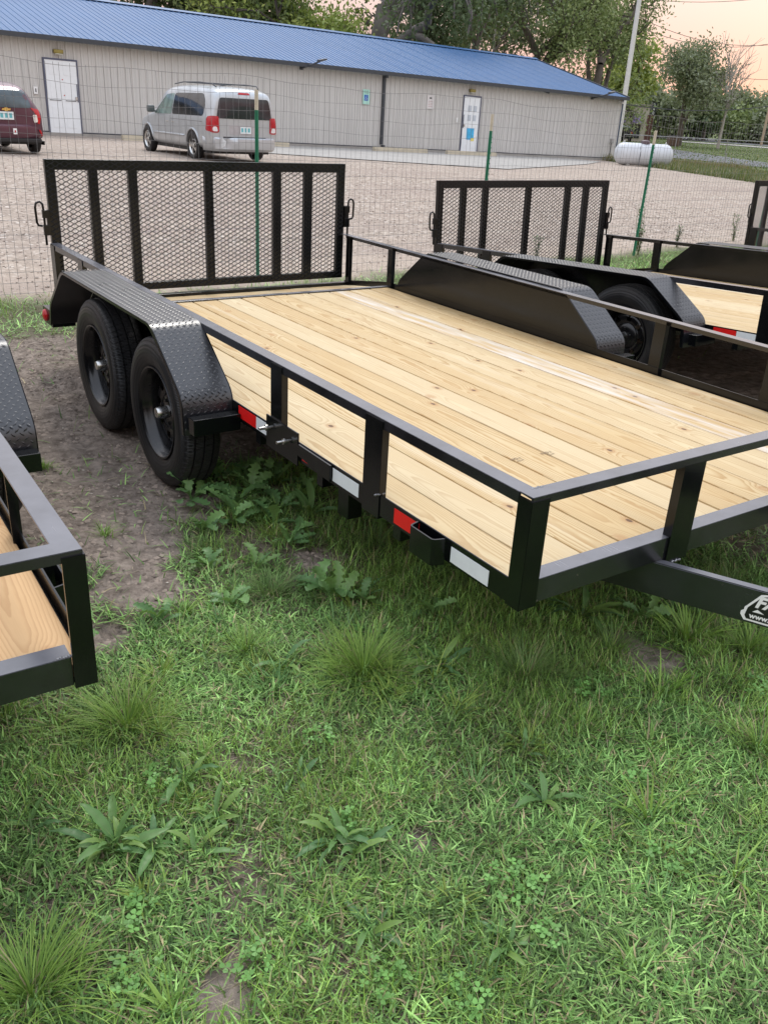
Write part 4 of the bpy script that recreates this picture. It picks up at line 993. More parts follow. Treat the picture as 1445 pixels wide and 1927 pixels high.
# ------------------------------------------------------------ far surroundings
CO = cam.matrix_world.translation.copy(); FPX = 1647.0
def D3(px, py, dep):
    """a place in the world found once from a sight line of the photograph and a distance"""
    d = cr*((px-722.5)/FPX)-cu*((py-963.5)/FPX)+cf; return CO+d*dep
def onground(px, py):
    d = cr*((px-722.5)/FPX)-cu*((py-963.5)/FPX)+cf; P = CO.copy(); z = 0
    for i in range(60):
        t = (z-CO.z)/d.z; P = CO+d*t; z = .5*z+.5*float(gz(P.x, P.y))
    return P
def g2(px, py): p = onground(px, py); return (p.x, p.y)
sheet('side_road', [g2(1180, 272), g2(1255, 280), g2(1330, 291), g2(1445, 307), g2(1600, 330), g2(1600, 342), g2(1445, 317), g2(1330, 304), g2(1258, 297), g2(1180, 291)], .02, ASPH)
sheet('far_road', [g2(1150, 247), g2(1290, 258), g2(1445, 269), g2(1700, 288), g2(1700, 296), g2(1445, 276), g2(1290, 264), g2(1150, 253)], .03, ASPH)
sheet('footpath', [g2(1275, 266.0), g2(1390, 273.5), g2(1500, 282), g2(1500, 284.5), g2(1390, 275.5), g2(1275, 267.5)], .05, CONC)

def leafmat(name, rough=.55, sss=True):
    M = NT(name); at = M.n('Attribute', attribute_name='tint').outputs['Color']
    M.set(color=at, rough=rough, spec=.3)
    tr = M.n('BsdfTranslucent', {'Color': M.mix(.5, at, (.20, .30, .03), 'MIX')}); mx = M.n('MixShader', {0: .22, 1: M.b.outputs[0], 2: tr.outputs[0]})
    M.t.links.new(mx.outputs[0], M.t.nodes['Material Output'].inputs[0]); return M.m
LEAFM = leafmat('tree_leaf'); GRASSM = leafmat('grass_blade', .5); BROAD = leafmat('broad_leaf', .42)
BARK = simple('bark', (.12, .10, .085), .95, 0, .35, 2.5); BARKP = simple('pale_bark', (.38, .35, .31), .9, 0, .2, 2)
FIRST = {.34: .36, .18: .36, .2: .36, .3: .38, .22: .38, .48: .48, .20: .38, .12: .34, .25: .36, .14: .36}
def norm(a): return a/np.maximum(np.linalg.norm(a, axis=-1, keepdims=True), 1e-9)
def tree(px, py, dep, H, tr, spread, nleaf, lsz, cols, seed, label, first=.30, droop=0, levels=4, cat='tree', group='trees behind the building', bark=None, clump=.55, base=None):
    r = np.random.default_rng(seed); P = D3(px, py, dep) if base is None else Vector((*base, 0)); gx, gy_ = P.x, P.y; g0 = float(gz(gx, gy_))
    T = empty('tree', (gx, gy_, g0-.1), 0, label, cat, group)
    bm = bmesh.new(); tips = []
    def grow(p, d, L, rad, lv):
        n = 4; pts = [p]; q = np.array(p, float); dd = np.array(d, float)
        for i in range(n):
            dd = dd+r.normal(0, .16 if lv < levels else .045, 3); dd[2] += .05-droop*.12*(levels-lv); dd = dd/np.linalg.norm(dd); q = q+dd*L/n; pts.append(tuple(q))
        tube(bm, pts, rad, 7 if lv > 2 else (5 if lv > 0 else 3), rad*.62, False)
        if lv <= 1:
            for t_ in pts[1:]: tips.append((t_, L))
        if lv == 0: return
        k = r.integers(3, 5) if lv > 1 else r.integers(3, 6)
        for j in range(k):
            f = r.uniform(.35, 1.0) if j else 1.0; i0 = min(n, max(1, int(round(f*n)))); a = r.uniform(0, 2*PI)
            side = np.cross(dd, [math.cos(a), math.sin(a), .3]); side = side/np.linalg.norm(side)
            an = r.uniform(.45, 1.0)*spread
            nd = dd*math.cos(an)+side*math.sin(an); grow(pts[i0], nd, L*r.uniform(.58, .82), rad*.62*(1-.25*(1-f)), lv-1)
    grow((0, 0, 0), (0, 0, 1), H*FIRST.get(first, first), tr, levels)
    obj('trunk', bm, bark or BARK, T, True)
    if nleaf:
        tp = np.array([t_[0] for t_ in tips]); ok = tp[:, 2] > H*.12; tp = tp[ok]
        cidx = r.integers(0, len(tp), nleaf); c = tp[cidx]+r.normal(0, 1, (nleaf, 3))*clump*np.array([1, 1, .75])
        a = norm(r.normal(0, 1, (nleaf, 3))); b = norm(np.cross(a, r.normal(0, 1, (nleaf, 3))))
        s = lsz*r.uniform(.6, 1.35, (nleaf, 1)); V = np.stack([c-a*s, c+b*s*.48, c+a*s, c-b*s*.48], 1).reshape(-1, 3)
        F = np.arange(nleaf*4).reshape(-1, 4)
        ct = r.uniform(0, 1, len(tp))[cidx]*.7+r.uniform(0, 1, nleaf)*.3
        c0, c1 = np.array(cols[0]), np.array(cols[1]); C = c0+(c1-c0)*ct[:, None]; C = np.repeat(C, 4, 0)
        npmesh('crown', V, F, LEAFM, False, C, T)
    return T
DG = ((.055, .085, .042), (.125, .165, .075)); LG = ((.16, .22, .095), (.34, .40, .17)); YG = ((.18, .26, .06), (.42, .47, .12)); FG = ((.17, .205, .135), (.30, .33, .21))
tree(690, 200, 50, 19, .66, .95, 17000, .125, DG, 3, 'huge dark tree with thick grey trunk rising behind the middle of the blue roof', .34, 1, bark=simple('grey_bark', (.17, .155, .14), .95, 0, .3, 2.5), clump=.75)
tree(560, 200, 46, 9.5, .2, 1.05, 11000, .13, YG, 11, 'bright yellow-green tree left of the thick grey trunk', .18, 0, clump=.6)
tree(450, 200, 46, 10, .22, 1.0, 11000, .14, LG, 12, 'mid green tree left of the yellow-green one behind the roof', .2, 0, clump=.6)
tree(385, 200, 52, 14, .3, .95, 9000, .15, DG, 13, 'dark leafy tree with a slim trunk behind the roof above the van', .3, 0, clump=.7)
tree(285, 200, 48, 12, .28, 1.0, 10000, .16, DG, 14, 'dark tree behind the roof between the van and the left door', .22, 0, clump=.7)
tree(180, 200, 50, 12, .28, 1.0, 9000, .16, FG, 15, 'leftmost tree whose leaves show above the blue roof', .22, 0, clump=.7)
tree(885, 200, 56, 14.5, .17, .75, 3600, .17, DG, 21, 'thin dark tree with sparse leaves right of the thick grey trunk', .48, 1, clump=.6)
tree(810, 200, 58, 13, .2, .9, 4200, .16, DG, 22, 'sparse dark tree with sky gaps between thick trunk and thin tree', .34, 1, clump=.7)
tree(1010, 200, 60, 15, .38, 1.0, 16000, .125, LG, 31, 'large light green tree above the roof right of the concrete pole', .22, 0, clump=.75)
tree(1110, 205, 64, 14.5, .40, .95, 16000, .125, LG, 32, 'large spreading light green tree behind the white pole', .20, 0, clump=.75)
tree(1190, 205, 98, 11.5, .25, 1.1, 9000, .26, YG, 33, 'low yellow-green tree right of the building corner', .12, 0, clump=.7)
tree(940, 200, 66, 11, .25, 1.0, 6000, .18, FG, 34, 'pale green tree between the thin dark tree and the concrete pole', .25, 0, clump=.7)
tree(1285, 220, 80, 9.6, .30, .8, 13000, .14, FG, 47, 'tall grey-green tree standing alone against the pink sky', .30, 0, clump=.62)
k = 0
ROW = ['tree in the far row directly behind the waste bin', 'far row tree between the waste bin and the dead tree', 'far row tree just left of the dead tree', 'far row tree just right of the dead tree', 'far row tree left of the wooden utility pole', 'far row tree behind the wooden utility pole', 'far row tree just outside the right edge', 'second far row tree outside the right edge', 'third far row tree outside the right edge', 'far row tree behind the pylon sign', 'last far row tree outside the right edge']
for px, dp, h_ in ((1240, 108, 9.5), (1285, 118, 8.5), (1330, 112, 9), (1372, 120, 9.5), (1408, 116, 8.5), (1440, 122, 8.8), (1480, 112, 9), (1530, 120, 9.5), (1590, 115, 9), (1215, 120, 11), (1660, 125, 10)):
    h = h_*.72
    tree(px, 225, dp, h, .22, 1.15, 4200, .30, (FG, LG, DG)[k % 3], 50+k, ROW[k], .14, 0, 3, group='row of trees along the far road', clump=1.0); k += 1
for px, dp in ((60, 60), (-80, 55), (-260, 60)): tree(px, 200, dp, 12, .3, 1.0, 5000, .22, DG, 500+int(dp)+abs(px), {60: 'dark tree behind the roof at the left edge', -80: 'dark tree outside the left edge', -260: 'farthest left dark tree outside the frame'}[px], .2, 0, group='trees beyond the left edge', clump=.8)
T = tree(1358, 235, 78, 9.0, .15, .55, 0, 0, DG, 204, 'bare pale dead tree in front of the far tree row', .34, 0, 4, bark=BARKP, group=None)
def poleobj(px0, py0, dep, r0, r1, H, label, mat, name='pole', base_py=None):
    P = D3(px0, py0, dep); P_ = empty(name, (P.x, P.y, float(gz(P.x, P.y))), 0, label, 'pole')
    bm = bmesh.new(); tube(bm, [(0, 0, -.1), (0, 0, H)], r0, 12, r1); obj('shaft', bm, mat, P_, True, 50)
    bm = bmesh.new(); tube(bm, [(0, 0, H), (0, 0, H+.05)], r1*1.3, 12); obj('cap', bm, mat, P_)
    return P_
poleobj(1175, 180, 44, .14, .085, 12, 'tall white pole rising behind the right building corner', simple('white_pole', (.66, .66, .63), .5, 0, .06), 'flag_pole')
poleobj(928, 100, 62, .10, .08, 7.6, 'short pale concrete pole behind the roof in front of the light green tree', simple('grey_pole', (.45, .43, .40), .8), 'concrete_pole')
WP = poleobj(1432, 270, 105, .16, .13, 10, 'wooden utility pole by the far road at the right edge', simple('pole_wood', (.40, .31, .21), .85), 'utility_pole')
WLINE = simple('cable_black', (.05, .05, .055), .6)
for i, (a, b, dp, lb) in enumerate((((1175, 196), (1445, 200), 60, 'lowest and thickest black cable crossing in front of the far trees'), ((1369, 141), (1500, 143), 80, 'power cable over the dead tree against pink sky'), ((1336, 79), (1500, 77), 80, 'upper power cable above the lone grey-green tree'), ((1340, 87), (1500, 70), 80, 'slanting power cable just below the upper one'), ((1255, 2), (1500, -14), 80, 'topmost power cable at the upper right'))):
    A_ = D3(*a, dp); B_ = D3(*b, dp+4); d = (B_-A_); bm = bmesh.new()
    tube(bm, [A_+d*t_+Vector((0, 0, .35*((t_-.5)**2*4-1))) for t_ in np.linspace(-1.2, 2.0, 25)], .028 if i == 0 else .022, 5)
    tag(obj('power_cable', bm, WLINE), lb, 'cable', 'overhead cables')
# house, sign, bin, tank
HB_ = D3(1192, 262, 88); H_ = empty('small_shop', (HB_.x, HB_.y, float(gz(HB_.x, HB_.y))), R(-38), 'small pale building with purple awnings seen past the right building corner', 'building')
CREAM = simple('cream_render', (.50, .46, .38), .85, 0, .08, 1); PURP = simple('purple_awning', (.20, .13, .30), .7)
obox('wall', -6, 1.1, 0, 6, 0, 3.3, CREAM, H_); obox('roof', -6.2, 1.3, -.2, 6.2, 3.301, 3.42, simple('roof_edge', (.30, .27, .25), .7), H_)
for x in (-3.0, -1.75, -.1): 
    w_ = obox('window', x-.45, x+.55, -.05, -.002, .3, 2.3, GLASS, H_); bm = bmesh.new(); prism(bm, [(x-.5, -.06, 2.35), (x-.5, -.5, 1.75), (x-.5, -.5, 1.65), (x-.5, -.06, 1.65)], (0, 0, 0), (1.1, 0, 0)); obj('awning', bm, PURP, w_)
SP = D3(1216, 262, 84); s_ = empty('pylon_sign', (SP.x, SP.y, float(gz(SP.x, SP.y))), R(-38), 'narrow brown pylon with small white letters on its dark top', 'sign')
obox('post', -.25, .25, -.25, .25, -.1, 2.45, simple('brown_brick', (.13, .065, .055), .85, 0, .2, 6), s_); obox('head', .0, .40, -.20, .20, 2.451, 3.55, DARK, s_)
for k, ch in enumerate(('2', '4', '0')):
    me = text_mesh(ch, .36, 0, .004, .01); put('digit', me, WHITE, s_, (.08, -.206, 3.20-.34*k), (PI/2, 0, 0))
BP = D3(1265, 271, 78); t = tag(empty('waste_bin', (BP.x, BP.y, float(gz(BP.x, BP.y))), R(-35)), 'brown wooden bin enclosure on the far lawn', 'bin')
obox('case', -.45, .45, -.45, .45, 0, .85, simple('dark_brown_boards', (.09, .06, .045), .85), t, .02)
for k in range(4): obox('slat', -.43+.22*k, -.26+.22*k, -.475, -.451, .05, .8, simple('brown_slat', (.13, .085, .06), .85), t)
obox('lid', -.47, .47, -.47, .47, .851, .89, DARK, t)
# small dark car by the shop
cpos = D3(1173, 262, 84); FC = empty('dark_car', (cpos.x, cpos.y, float(gz(cpos.x, cpos.y))), R(-32), 'small dark car with red tail lamp parked beside the far shop', 'car')
st2 = [(a, b, c, d+.0, e, f, g) for a, b, c, d, e, f, g in st]
fb = loft_body(st2, 'body', carpaint('black_car_paint', (.02, .022, .03), .4, .3), FC); bv = body_bvh(fb.data)
patch(bv, [(-.60, .955), (.60, .955), (.50, 1.31), (-.50, 1.31)], 'y', -1, 'rear_window', GLASS, FC, .01, .08)
for s in (-1, 1):
    patch(bv, [(.4, 1.0), (2.4, .95), (2.0, 1.28), (.6, 1.30)], 'x', s, 'side_window', GLASS, FC, .006, .05)
    patch(bv, [(s*.56, .90), (s*.74, .90), (s*.74, .72), (s*.60, .72)], 'y', -1, 'tail_light', LAMP_RED, FC, .014, .02)
    for y in (.62, 2.95): car_wheel(FC, s*.755, y, .31, s > 0, ZINC, .10)
# propane tank
TP_ = onground(1208, 306); TPx = D3(1211, 285, 36.5)
PT = empty('propane_tank', (TPx.x, TPx.y, float(gz(TPx.x, TPx.y))-.12), R(-28), 'white horizontal propane tank behind the fence right of the building', 'tank'); PT.scale = (.88, .88, .88)
bm = bmesh.new(); rr = .49; prof = [(-1.42, .001)]+[(-1.02-.40*math.cos(a), rr*math.sin(a)) for a in np.linspace(.15, PI/2, 9)]+[(x_, rr) for x_ in (-.5, 0, .5)]+[(1.02+.40*math.cos(a), rr*math.sin(a)) for a in np.linspace(PI/2, .15, 9)]+[(1.42, .001)]
lathe_x(bm, prof, 40); obj('shell', bm, simple('tank_white', (.58, .61, .64), .42, 0, .06, 2), PT, True, loc=(0, 0, .66))
for x in (-.8, .8): obox('saddle', x-.08, x+.08, -.32, .32, .0, .24, CONC, PT)
bm = bmesh.new(); tube(bm, [(.0, 0, 1.12), (.0, 0, 1.24)], .22, 16); bmesh.ops.create_uvsphere(bm, u_segments=16, v_segments=8, radius=.22, matrix=Matrix.Translation((0, 0, 1.22)) @ Matrix.Diagonal((1, 1, .35, 1))); obj('dome_cover', bm, simple('dome_brown', (.10, .07, .08), .5), PT, True, 50)
for x in (-1.02, 1.02): bm = bmesh.new(); tube(bm, [(x-.06, 0, 1.12), (x, 0, 1.24), (x+.06, 0, 1.12)], .018, 6); obj('lifting_lug', bm, WHITE, PT)
bm = bmesh.new(); tube(bm, [(-.35, -.49, .5), (-.35, -.51, .66), (-.35, -.40, .98), (-.2, -.1, 1.16), (-.1, 0, 1.2)], .012, 5); tube(bm, [(-.35, -.49, .5), (-.35, -.45, .0)], .012, 5); obj('gas_line', bm, DARK, PT)
# chain link fence far right
CF = empty('chain_link_fence', (0, 0, 0), 0, 'low grey chain-link fence across the far lawn right of the building', 'fence')
GALV = simple('galvanised_pipe', (.34, .34, .33), .5, .4)
cps = [D3(px, 253+.053*(px-1174)*1.0, 62) for px in (1174, 1273, 1369, 1465, 1560)]
bm = bmesh.new(); tube(bm, cps, .028, 6); obj('top_rail', bm, GALV, CF)
for c in cps: bm = bmesh.new(); tube(bm, [(c.x, c.y, float(gz(c.x, c.y))), (c.x, c.y, c.z+.05)], .032, 6); obj('post', bm, GALV, CF)
c = onground(1362, 309); bm = bmesh.new(); tube(bm, [(c.x, c.y, c.z), (c.x, c.y, c.z+.55)], .03, 6); tag(obj('marker_post', bm, GALV), 'short grey stake in the grass beside the side road', 'post')

# ------------------------------------------------------------ grass and weeds
def blades(x, y, z, L, w, az, tilt, curl, col, nseg=2, fold=0):
    n = len(x); t = np.linspace(0, 1, nseg+1); P = []
    dx, dy = np.cos(az), np.sin(az); sx, sy = -dy, dx
    px_, py_, pz_ = x.copy(), y.copy(), z.copy(); V = np.zeros((n, nseg+1, 2, 3))
    for k in range(nseg+1):
        a = tilt+curl*t[k]; ww = w*(1-.15*k) if k < nseg else w*.08
        if k: px_ = px_+dx*np.sin(a)*L/nseg; py_ = py_+dy*np.sin(a)*L/nseg; pz_ = np.maximum(pz_+np.cos(a)*L/nseg, z+.003)
        V[:, k, 0] = np.stack([px_-sx*ww/2, py_-sy*ww/2, pz_], -1); V[:, k, 1] = np.stack([px_+sx*ww/2, py_+sy*ww/2, pz_], -1)
    V = V.reshape(n*(nseg+1)*2, 3); b = (np.arange(n)*(nseg+1)*2)[:, None, None]; k = (np.arange(nseg)*2)[None, :, None]
    F = (b+k+np.array([0, 1, 3, 2])[None, None, :]).reshape(-1, 4)
    C = np.repeat(col, (nseg+1)*2, 0); return V, F, C
def gnear(x, y):
    near = np.clip(1.5-np.hypot(x, y-1)/12, 0, 1); dm = dirt_mask(x, y)
    return gz(x, y)+near*((fbm(x, y, 2.2, 3)-.5)*.03+(fbm(x, y, 9, 4)-.5)*.012*(1+1.6*dm)+(fbm(x, y, 26, 6)-.5)*.014*dm)
def hull(x, y):
    """under-trailer and dirt thinning"""
    d = 1-dirt_mask(x, y)*.97
    d = d*(1-gravel_mask(x, y)*.97)
    return d
def joined(parts, name, mat, label=None, kind='stuff', parent=None, cat=None):
    off = 0; Vs, Fs, Cs = [], [], []
    for V, F, C in parts: Vs.append(V); Fs.append(F+off); Cs.append(C); off += len(V)
    o = npmesh(name, np.concatenate(Vs), np.concatenate(Fs), mat, False, np.concatenate(Cs), parent)
    if kind: o['kind'] = kind
    if label: o['label'] = label
    if cat: o['category'] = cat
    return o
def hue(n, r, a, b, dry=0.0):
    t_ = r.uniform(0, 1, (n, 1)); c = np.array(a)*(1-t_)+np.array(b)*t_
    dr = (r.uniform(0, 1, (n, 1)) < dry); c = np.where(dr, np.array([.34, .28, .16])*r.uniform(.6, 1.15, (n, 1)), c); return c
def grass_field():
    r = np.random.default_rng(5); parts = []
    def sample(n, x0, x1, y0, y1): return r.uniform(x0, x1, n), r.uniform(y0, y1, n)
    # zones: (count, x0,x1,y0,y1, length range, width, )
    for (n, x0, x1, y0, y1, sc) in ((230000, -1.75, 1.6, -1.25, 1.0, 1.0), (60000, -1.4, 3.2, 1.0, 2.6, 1.35), (30000, 1.0, 4.2, -1.5, 1.2, 1.5), (26000, -1.5, 4.5, 2.6, 5.0, 1.8), (46000, -3.2, 12.0, 4.5, 7.6, 2.1)):
        x, y = sample(n, x0, x1, y0, y1); h = hull(x, y)
        pat = fbm(x, y, 2.6, 21); fine = fbm(x, y, 11, 31)
        dens = np.clip(.92+(pat-.42)*1.6+(fine-.5)*1.6, .12, 1)
        if y1 > 7: dens *= np.clip(1.6-np.abs(y-5.6)/.75+np.clip((x-7)*.1, 0, .3), 0, 1)
        keep = r.uniform(0, 1, n) < h*dens; x, y, pat, fine = x[keep], y[keep], pat[keep], fine[keep]; n = len(x); z = gnear(x, y)
        sp = fbm(x, y, 1.7, 41)+(r.uniform(0, 1, n)-.5)*.35
        short = sp < .74
        L = np.where(short, r.uniform(.018, .048, n), r.uniform(.035, .085, n))*sc*(.75+.7*pat); w = np.where(short, r.uniform(.0030, .0060, n), r.uniform(.0015, .0030, n))*(1+.45*(sc-1))
        az = r.uniform(0, 2*PI, n); tilt = np.where(short, r.uniform(.45, 1.35, n), r.uniform(.05, .8, n)); curl = r.uniform(.0, .8, n)
        cA = hue(n, r, (.100, .215, .055), (.270, .430, .130), .10); cB = hue(n, r, (.115, .225, .040), (.270, .410, .090), .12)
        c = np.where(short[:, None], cA, cB); hb = fbm(x, y, 3.1, 61)[:, None]; c = c*(.50+1.0*hb)*r.choice([.45, 1.10, 1.85], (n, 1), p=[.28, .44, .28]); c = c*np.where(y1 > 7, 1.1, 1.0)
        z = z+np.where(short, r.uniform(0, .018, n), 0)
        parts.append(blades(x, y, z, L, w, az, tilt, curl, c, 2))
        # dry thatch lying flat
        m_ = int(n*.16); i = r.integers(0, n, m_); xx = x[i]+r.normal(0, .03, m_); yy = y[i]+r.normal(0, .03, m_)
        parts.append(blades(xx, yy, gnear(xx, yy)+r.uniform(.001, .012, m_), r.uniform(.02, .06, m_)*sc, r.uniform(.001, .0024, m_)*sc, r.uniform(0, 2*PI, m_), np.full(m_, 1.45), np.zeros(m_), hue(m_, r, (.28, .24, .16), (.48, .41, .28)), 2))
    # small tangled tufts of mixed height through the whole lawn
    for _ in range(230):
        cx, cy = r.uniform(-1.6, 1.5), r.uniform(-1.1, 2.2)
        if hull(np.array([cx]), np.array([cy]))[0] < .6: continue
        m_ = int(r.integers(14, 60)); rad = r.uniform(.02, .07); a = r.uniform(0, 6.28, m_); d = np.abs(r.normal(0, .5, m_))*rad; xx = cx+d*np.cos(a); yy = cy+d*np.sin(a); Lm = r.uniform(.05, .12); tone = r.uniform(.65, 1.35)
        pal = [((.12, .23, .045), (.27, .42, .09)), ((.08, .19, .06), (.20, .35, .12)), ((.17, .26, .04), (.34, .44, .10))][r.integers(0, 3)]
        parts.append(blades(xx, yy, gnear(xx, yy), Lm*r.uniform(.6, 1.2, m_), r.uniform(.0022, .0055)*r.uniform(.7, 1.2, m_), a+r.normal(0, .8, m_), r.uniform(.1, .9, m_), r.uniform(.3, 1.2, m_), hue(m_, r, *pal, .08)*tone, 3))
    # a few long dry stalks
    m_ = 900; xx = r.uniform(-1.6, 1.6, m_); yy = r.uniform(-1.1, 2.0, m_); k = hull(xx, yy) > .5; xx, yy = xx[k], yy[k]; m_ = len(xx)
    parts.append(blades(xx, yy, gnear(xx, yy)+.008, r.uniform(.05, .13, m_), r.uniform(.0012, .0022, m_), r.uniform(0, 6.28, m_), r.uniform(.7, 1.4, m_), r.uniform(0, .4, m_), hue(m_, r, (.38, .33, .20), (.58, .50, .33)), 3))
    return joined(parts, 'lawn_grass', GRASSM)
grass_field()
def far_verge():
    r = np.random.default_rng(9); parts = []
    n = 26000; t_ = r.uniform(0, 1, n); y = 13+t_*17; x = 26.3+(y-16.5)*.47+r.uniform(-.5, 6.5, n)**1.0
    h = r.uniform(.05, .28, n)*np.clip(1.4-.12*(x-26.3-(y-16.5)*.47), .35, 1.2); c = hue(n, r, (.07, .105, .03), (.16, .19, .07), .25)
    parts.append(blades(x, y, gz(x, y), h, r.uniform(.02, .04, n), r.uniform(0, 6.28, n), r.uniform(0, .6, n), r.uniform(0, .7, n), c, 2))
    n = 2500; x = r.uniform(31.5, 37, n); y = 29.5-(x-31.5)*.65+r.normal(0, .35, n)-.8; c = hue(n, r, (.16, .14, .06), (.30, .24, .13), .4)
    parts.append(blades(x, y, gz(x, y), r.uniform(.1, .45, n), r.uniform(.012, .03, n), r.uniform(0, 6.28, n), r.uniform(0, .5, n), r.uniform(0, .6, n), c, 2))
    # far lawn
    n = 40000; d = r.uniform(0, 1, n)**.7*90; a = r.uniform(-.2, 1.0, n); x = 30+d*np.cos(a*.9); y = 22+d*np.sin(a*.9); c = hue(n, r, (.075, .12, .03), (.13, .18, .055), .08)
    parts.append(blades(x, y, gz(x, y), r.uniform(.04, .12, n), r.uniform(.04, .10, n), r.uniform(0, 6.28, n), r.uniform(.2, 1.2, n), r.uniform(0, .7, n), c, 2))
    joined(parts, 'verge_grass', GRASSM)
far_verge()
def stones():
    r = np.random.default_rng(12); n = 9000
    x = r.uniform(-2.5, 15, n); y = 6.2+np.abs(r.normal(0, 4.5, n)); k = gravel_mask(x, y) > .5; x, y = x[k], y[k]; n = len(x); s = r.uniform(.006, .019, n)*(1+.03*(y-6))
    m_ = 700; x2 = r.uniform(-1.4, 1.2, m_); y2 = r.uniform(.8, 5, m_); k = dirt_mask(x2, y2) > .6; x = np.concatenate([x, x2[k]]); y = np.concatenate([y, y2[k]]); s = np.concatenate([s, r.uniform(.004, .012, k.sum())]); n = len(x)
    b = np.array([(1, 0, 0), (0, 1, 0), (-1, 0, 0), (0, -1, 0), (.15, .1, .6), (0, 0, -.6)]); a = r.uniform(0, 6.28, n)
    J = b[None]*r.uniform(.55, 1.3, (n, 6, 1))*np.stack([s, s*r.uniform(.6, 1, n), s*r.uniform(.5, .9, n)], -1)[:, None]
    X = J[..., 0]*np.cos(a)[:, None]-J[..., 1]*np.sin(a)[:, None]; Y = J[..., 0]*np.sin(a)[:, None]+J[..., 1]*np.cos(a)[:, None]
    V = np.stack([X+x[:, None], Y+y[:, None], J[..., 2]+(gnear(x, y)+s*.25)[:, None]], -1).reshape(-1, 3)
    F = (np.arange(n)[:, None, None]*6+np.array([(0, 1, 4), (1, 2, 4), (2, 3, 4), (3, 0, 4), (1, 0, 5), (2, 1, 5), (3, 2, 5), (0, 3, 5)])[None]).reshape(-1, 3)
    c0 = np.array([(.38, .32, .27), (.46, .38, .32), (.34, .28, .25), (.58, .51, .44), (.42, .33, .28)])[r.integers(0, 5, n)]*r.uniform(.7, 1.15, (n, 1))
    M = NT('stone'); M.set(color=M.n('Attribute', attribute_name='tint').outputs['Color'], rough=.9, spec=.2)
    o = npmesh('gravel_stones', V, F, M.m, False, np.repeat(c0, 6, 0)); o['kind'] = 'stuff'
stones()
def clods():
    """crumbled earth on the bare dirt"""
    r = np.random.default_rng(14); n = 22000; x = r.uniform(-1.6, 1.6, n); y = r.uniform(.9, 5.2, n); k = (dirt_mask(x, y) > .45) & (fbm(x, y, 5, 77) > .42); x, y = x[k], y[k]; n = len(x); s = r.uniform(.004, .017, n)
    b = np.array([(1, 0, 0), (0, 1, 0), (-1, 0, 0), (0, -1, 0), (0, 0, .6), (0, 0, -.6)]); J = b[None]*r.uniform(.5, 1.3, (n, 6, 1))*s[:, None, None]; a = r.uniform(0, 6.28, n)
    X = J[..., 0]*np.cos(a)[:, None]-J[..., 1]*np.sin(a)[:, None]; Y = J[..., 0]*np.sin(a)[:, None]+J[..., 1]*np.cos(a)[:, None]
    V = np.stack([X+x[:, None], Y+y[:, None], J[..., 2]+gnear(x, y)[:, None]], -1).reshape(-1, 3)
    F = (np.arange(n)[:, None, None]*6+np.array([(0, 1, 4), (1, 2, 4), (2, 3, 4), (3, 0, 4)])[None]).reshape(-1, 3)
    M = NT('earth_clod'); M.set(color=M.n('Attribute', attribute_name='tint').outputs['Color'], rough=1.0, spec=.1)
    c = np.array([.24, .195, .16])*r.uniform(.6, 1.5, (n, 1)); o = npmesh('earth_clods', V, F, M.m, False, np.repeat(c, 6, 0)); o['kind'] = 'stuff'
clods()

def clump(x, y, rad, n, Lm, w, col, label, group='long grass tufts in the lawn', spread=.9, nseg=4, seed=0):
    r = np.random.default_rng(seed+int(abs(x*1000+y*77))); a = r.uniform(0, 2*PI, n); d = np.abs(r.normal(0, .45, n))*rad
    X = d*np.cos(a); Y = d*np.sin(a); L = Lm*r.uniform(.55, 1.15, n); az = a+r.normal(0, .7, n); tilt = np.clip(d/rad*spread+r.uniform(0, .35, n), 0, 1.2); curl = r.uniform(.35, 1.35, n)
    V, F, C = blades(X, Y, np.zeros(n)+.0, L, w*r.uniform(.7, 1.3, n), az, tilt, curl, hue(n, r, *col, .06), nseg)
    o = npmesh('grass_clump', V, F, GRASSM, False, C); o.location = (x, y, float(gnear(x, y))); tag(o, label, 'grass clump', group); return o
GA = ((.12, .23, .040), (.29, .44, .09)); GB = ((.14, .27, .045), (.30, .46, .09)); GC = ((.095, .18, .052), (.21, .32, .10))
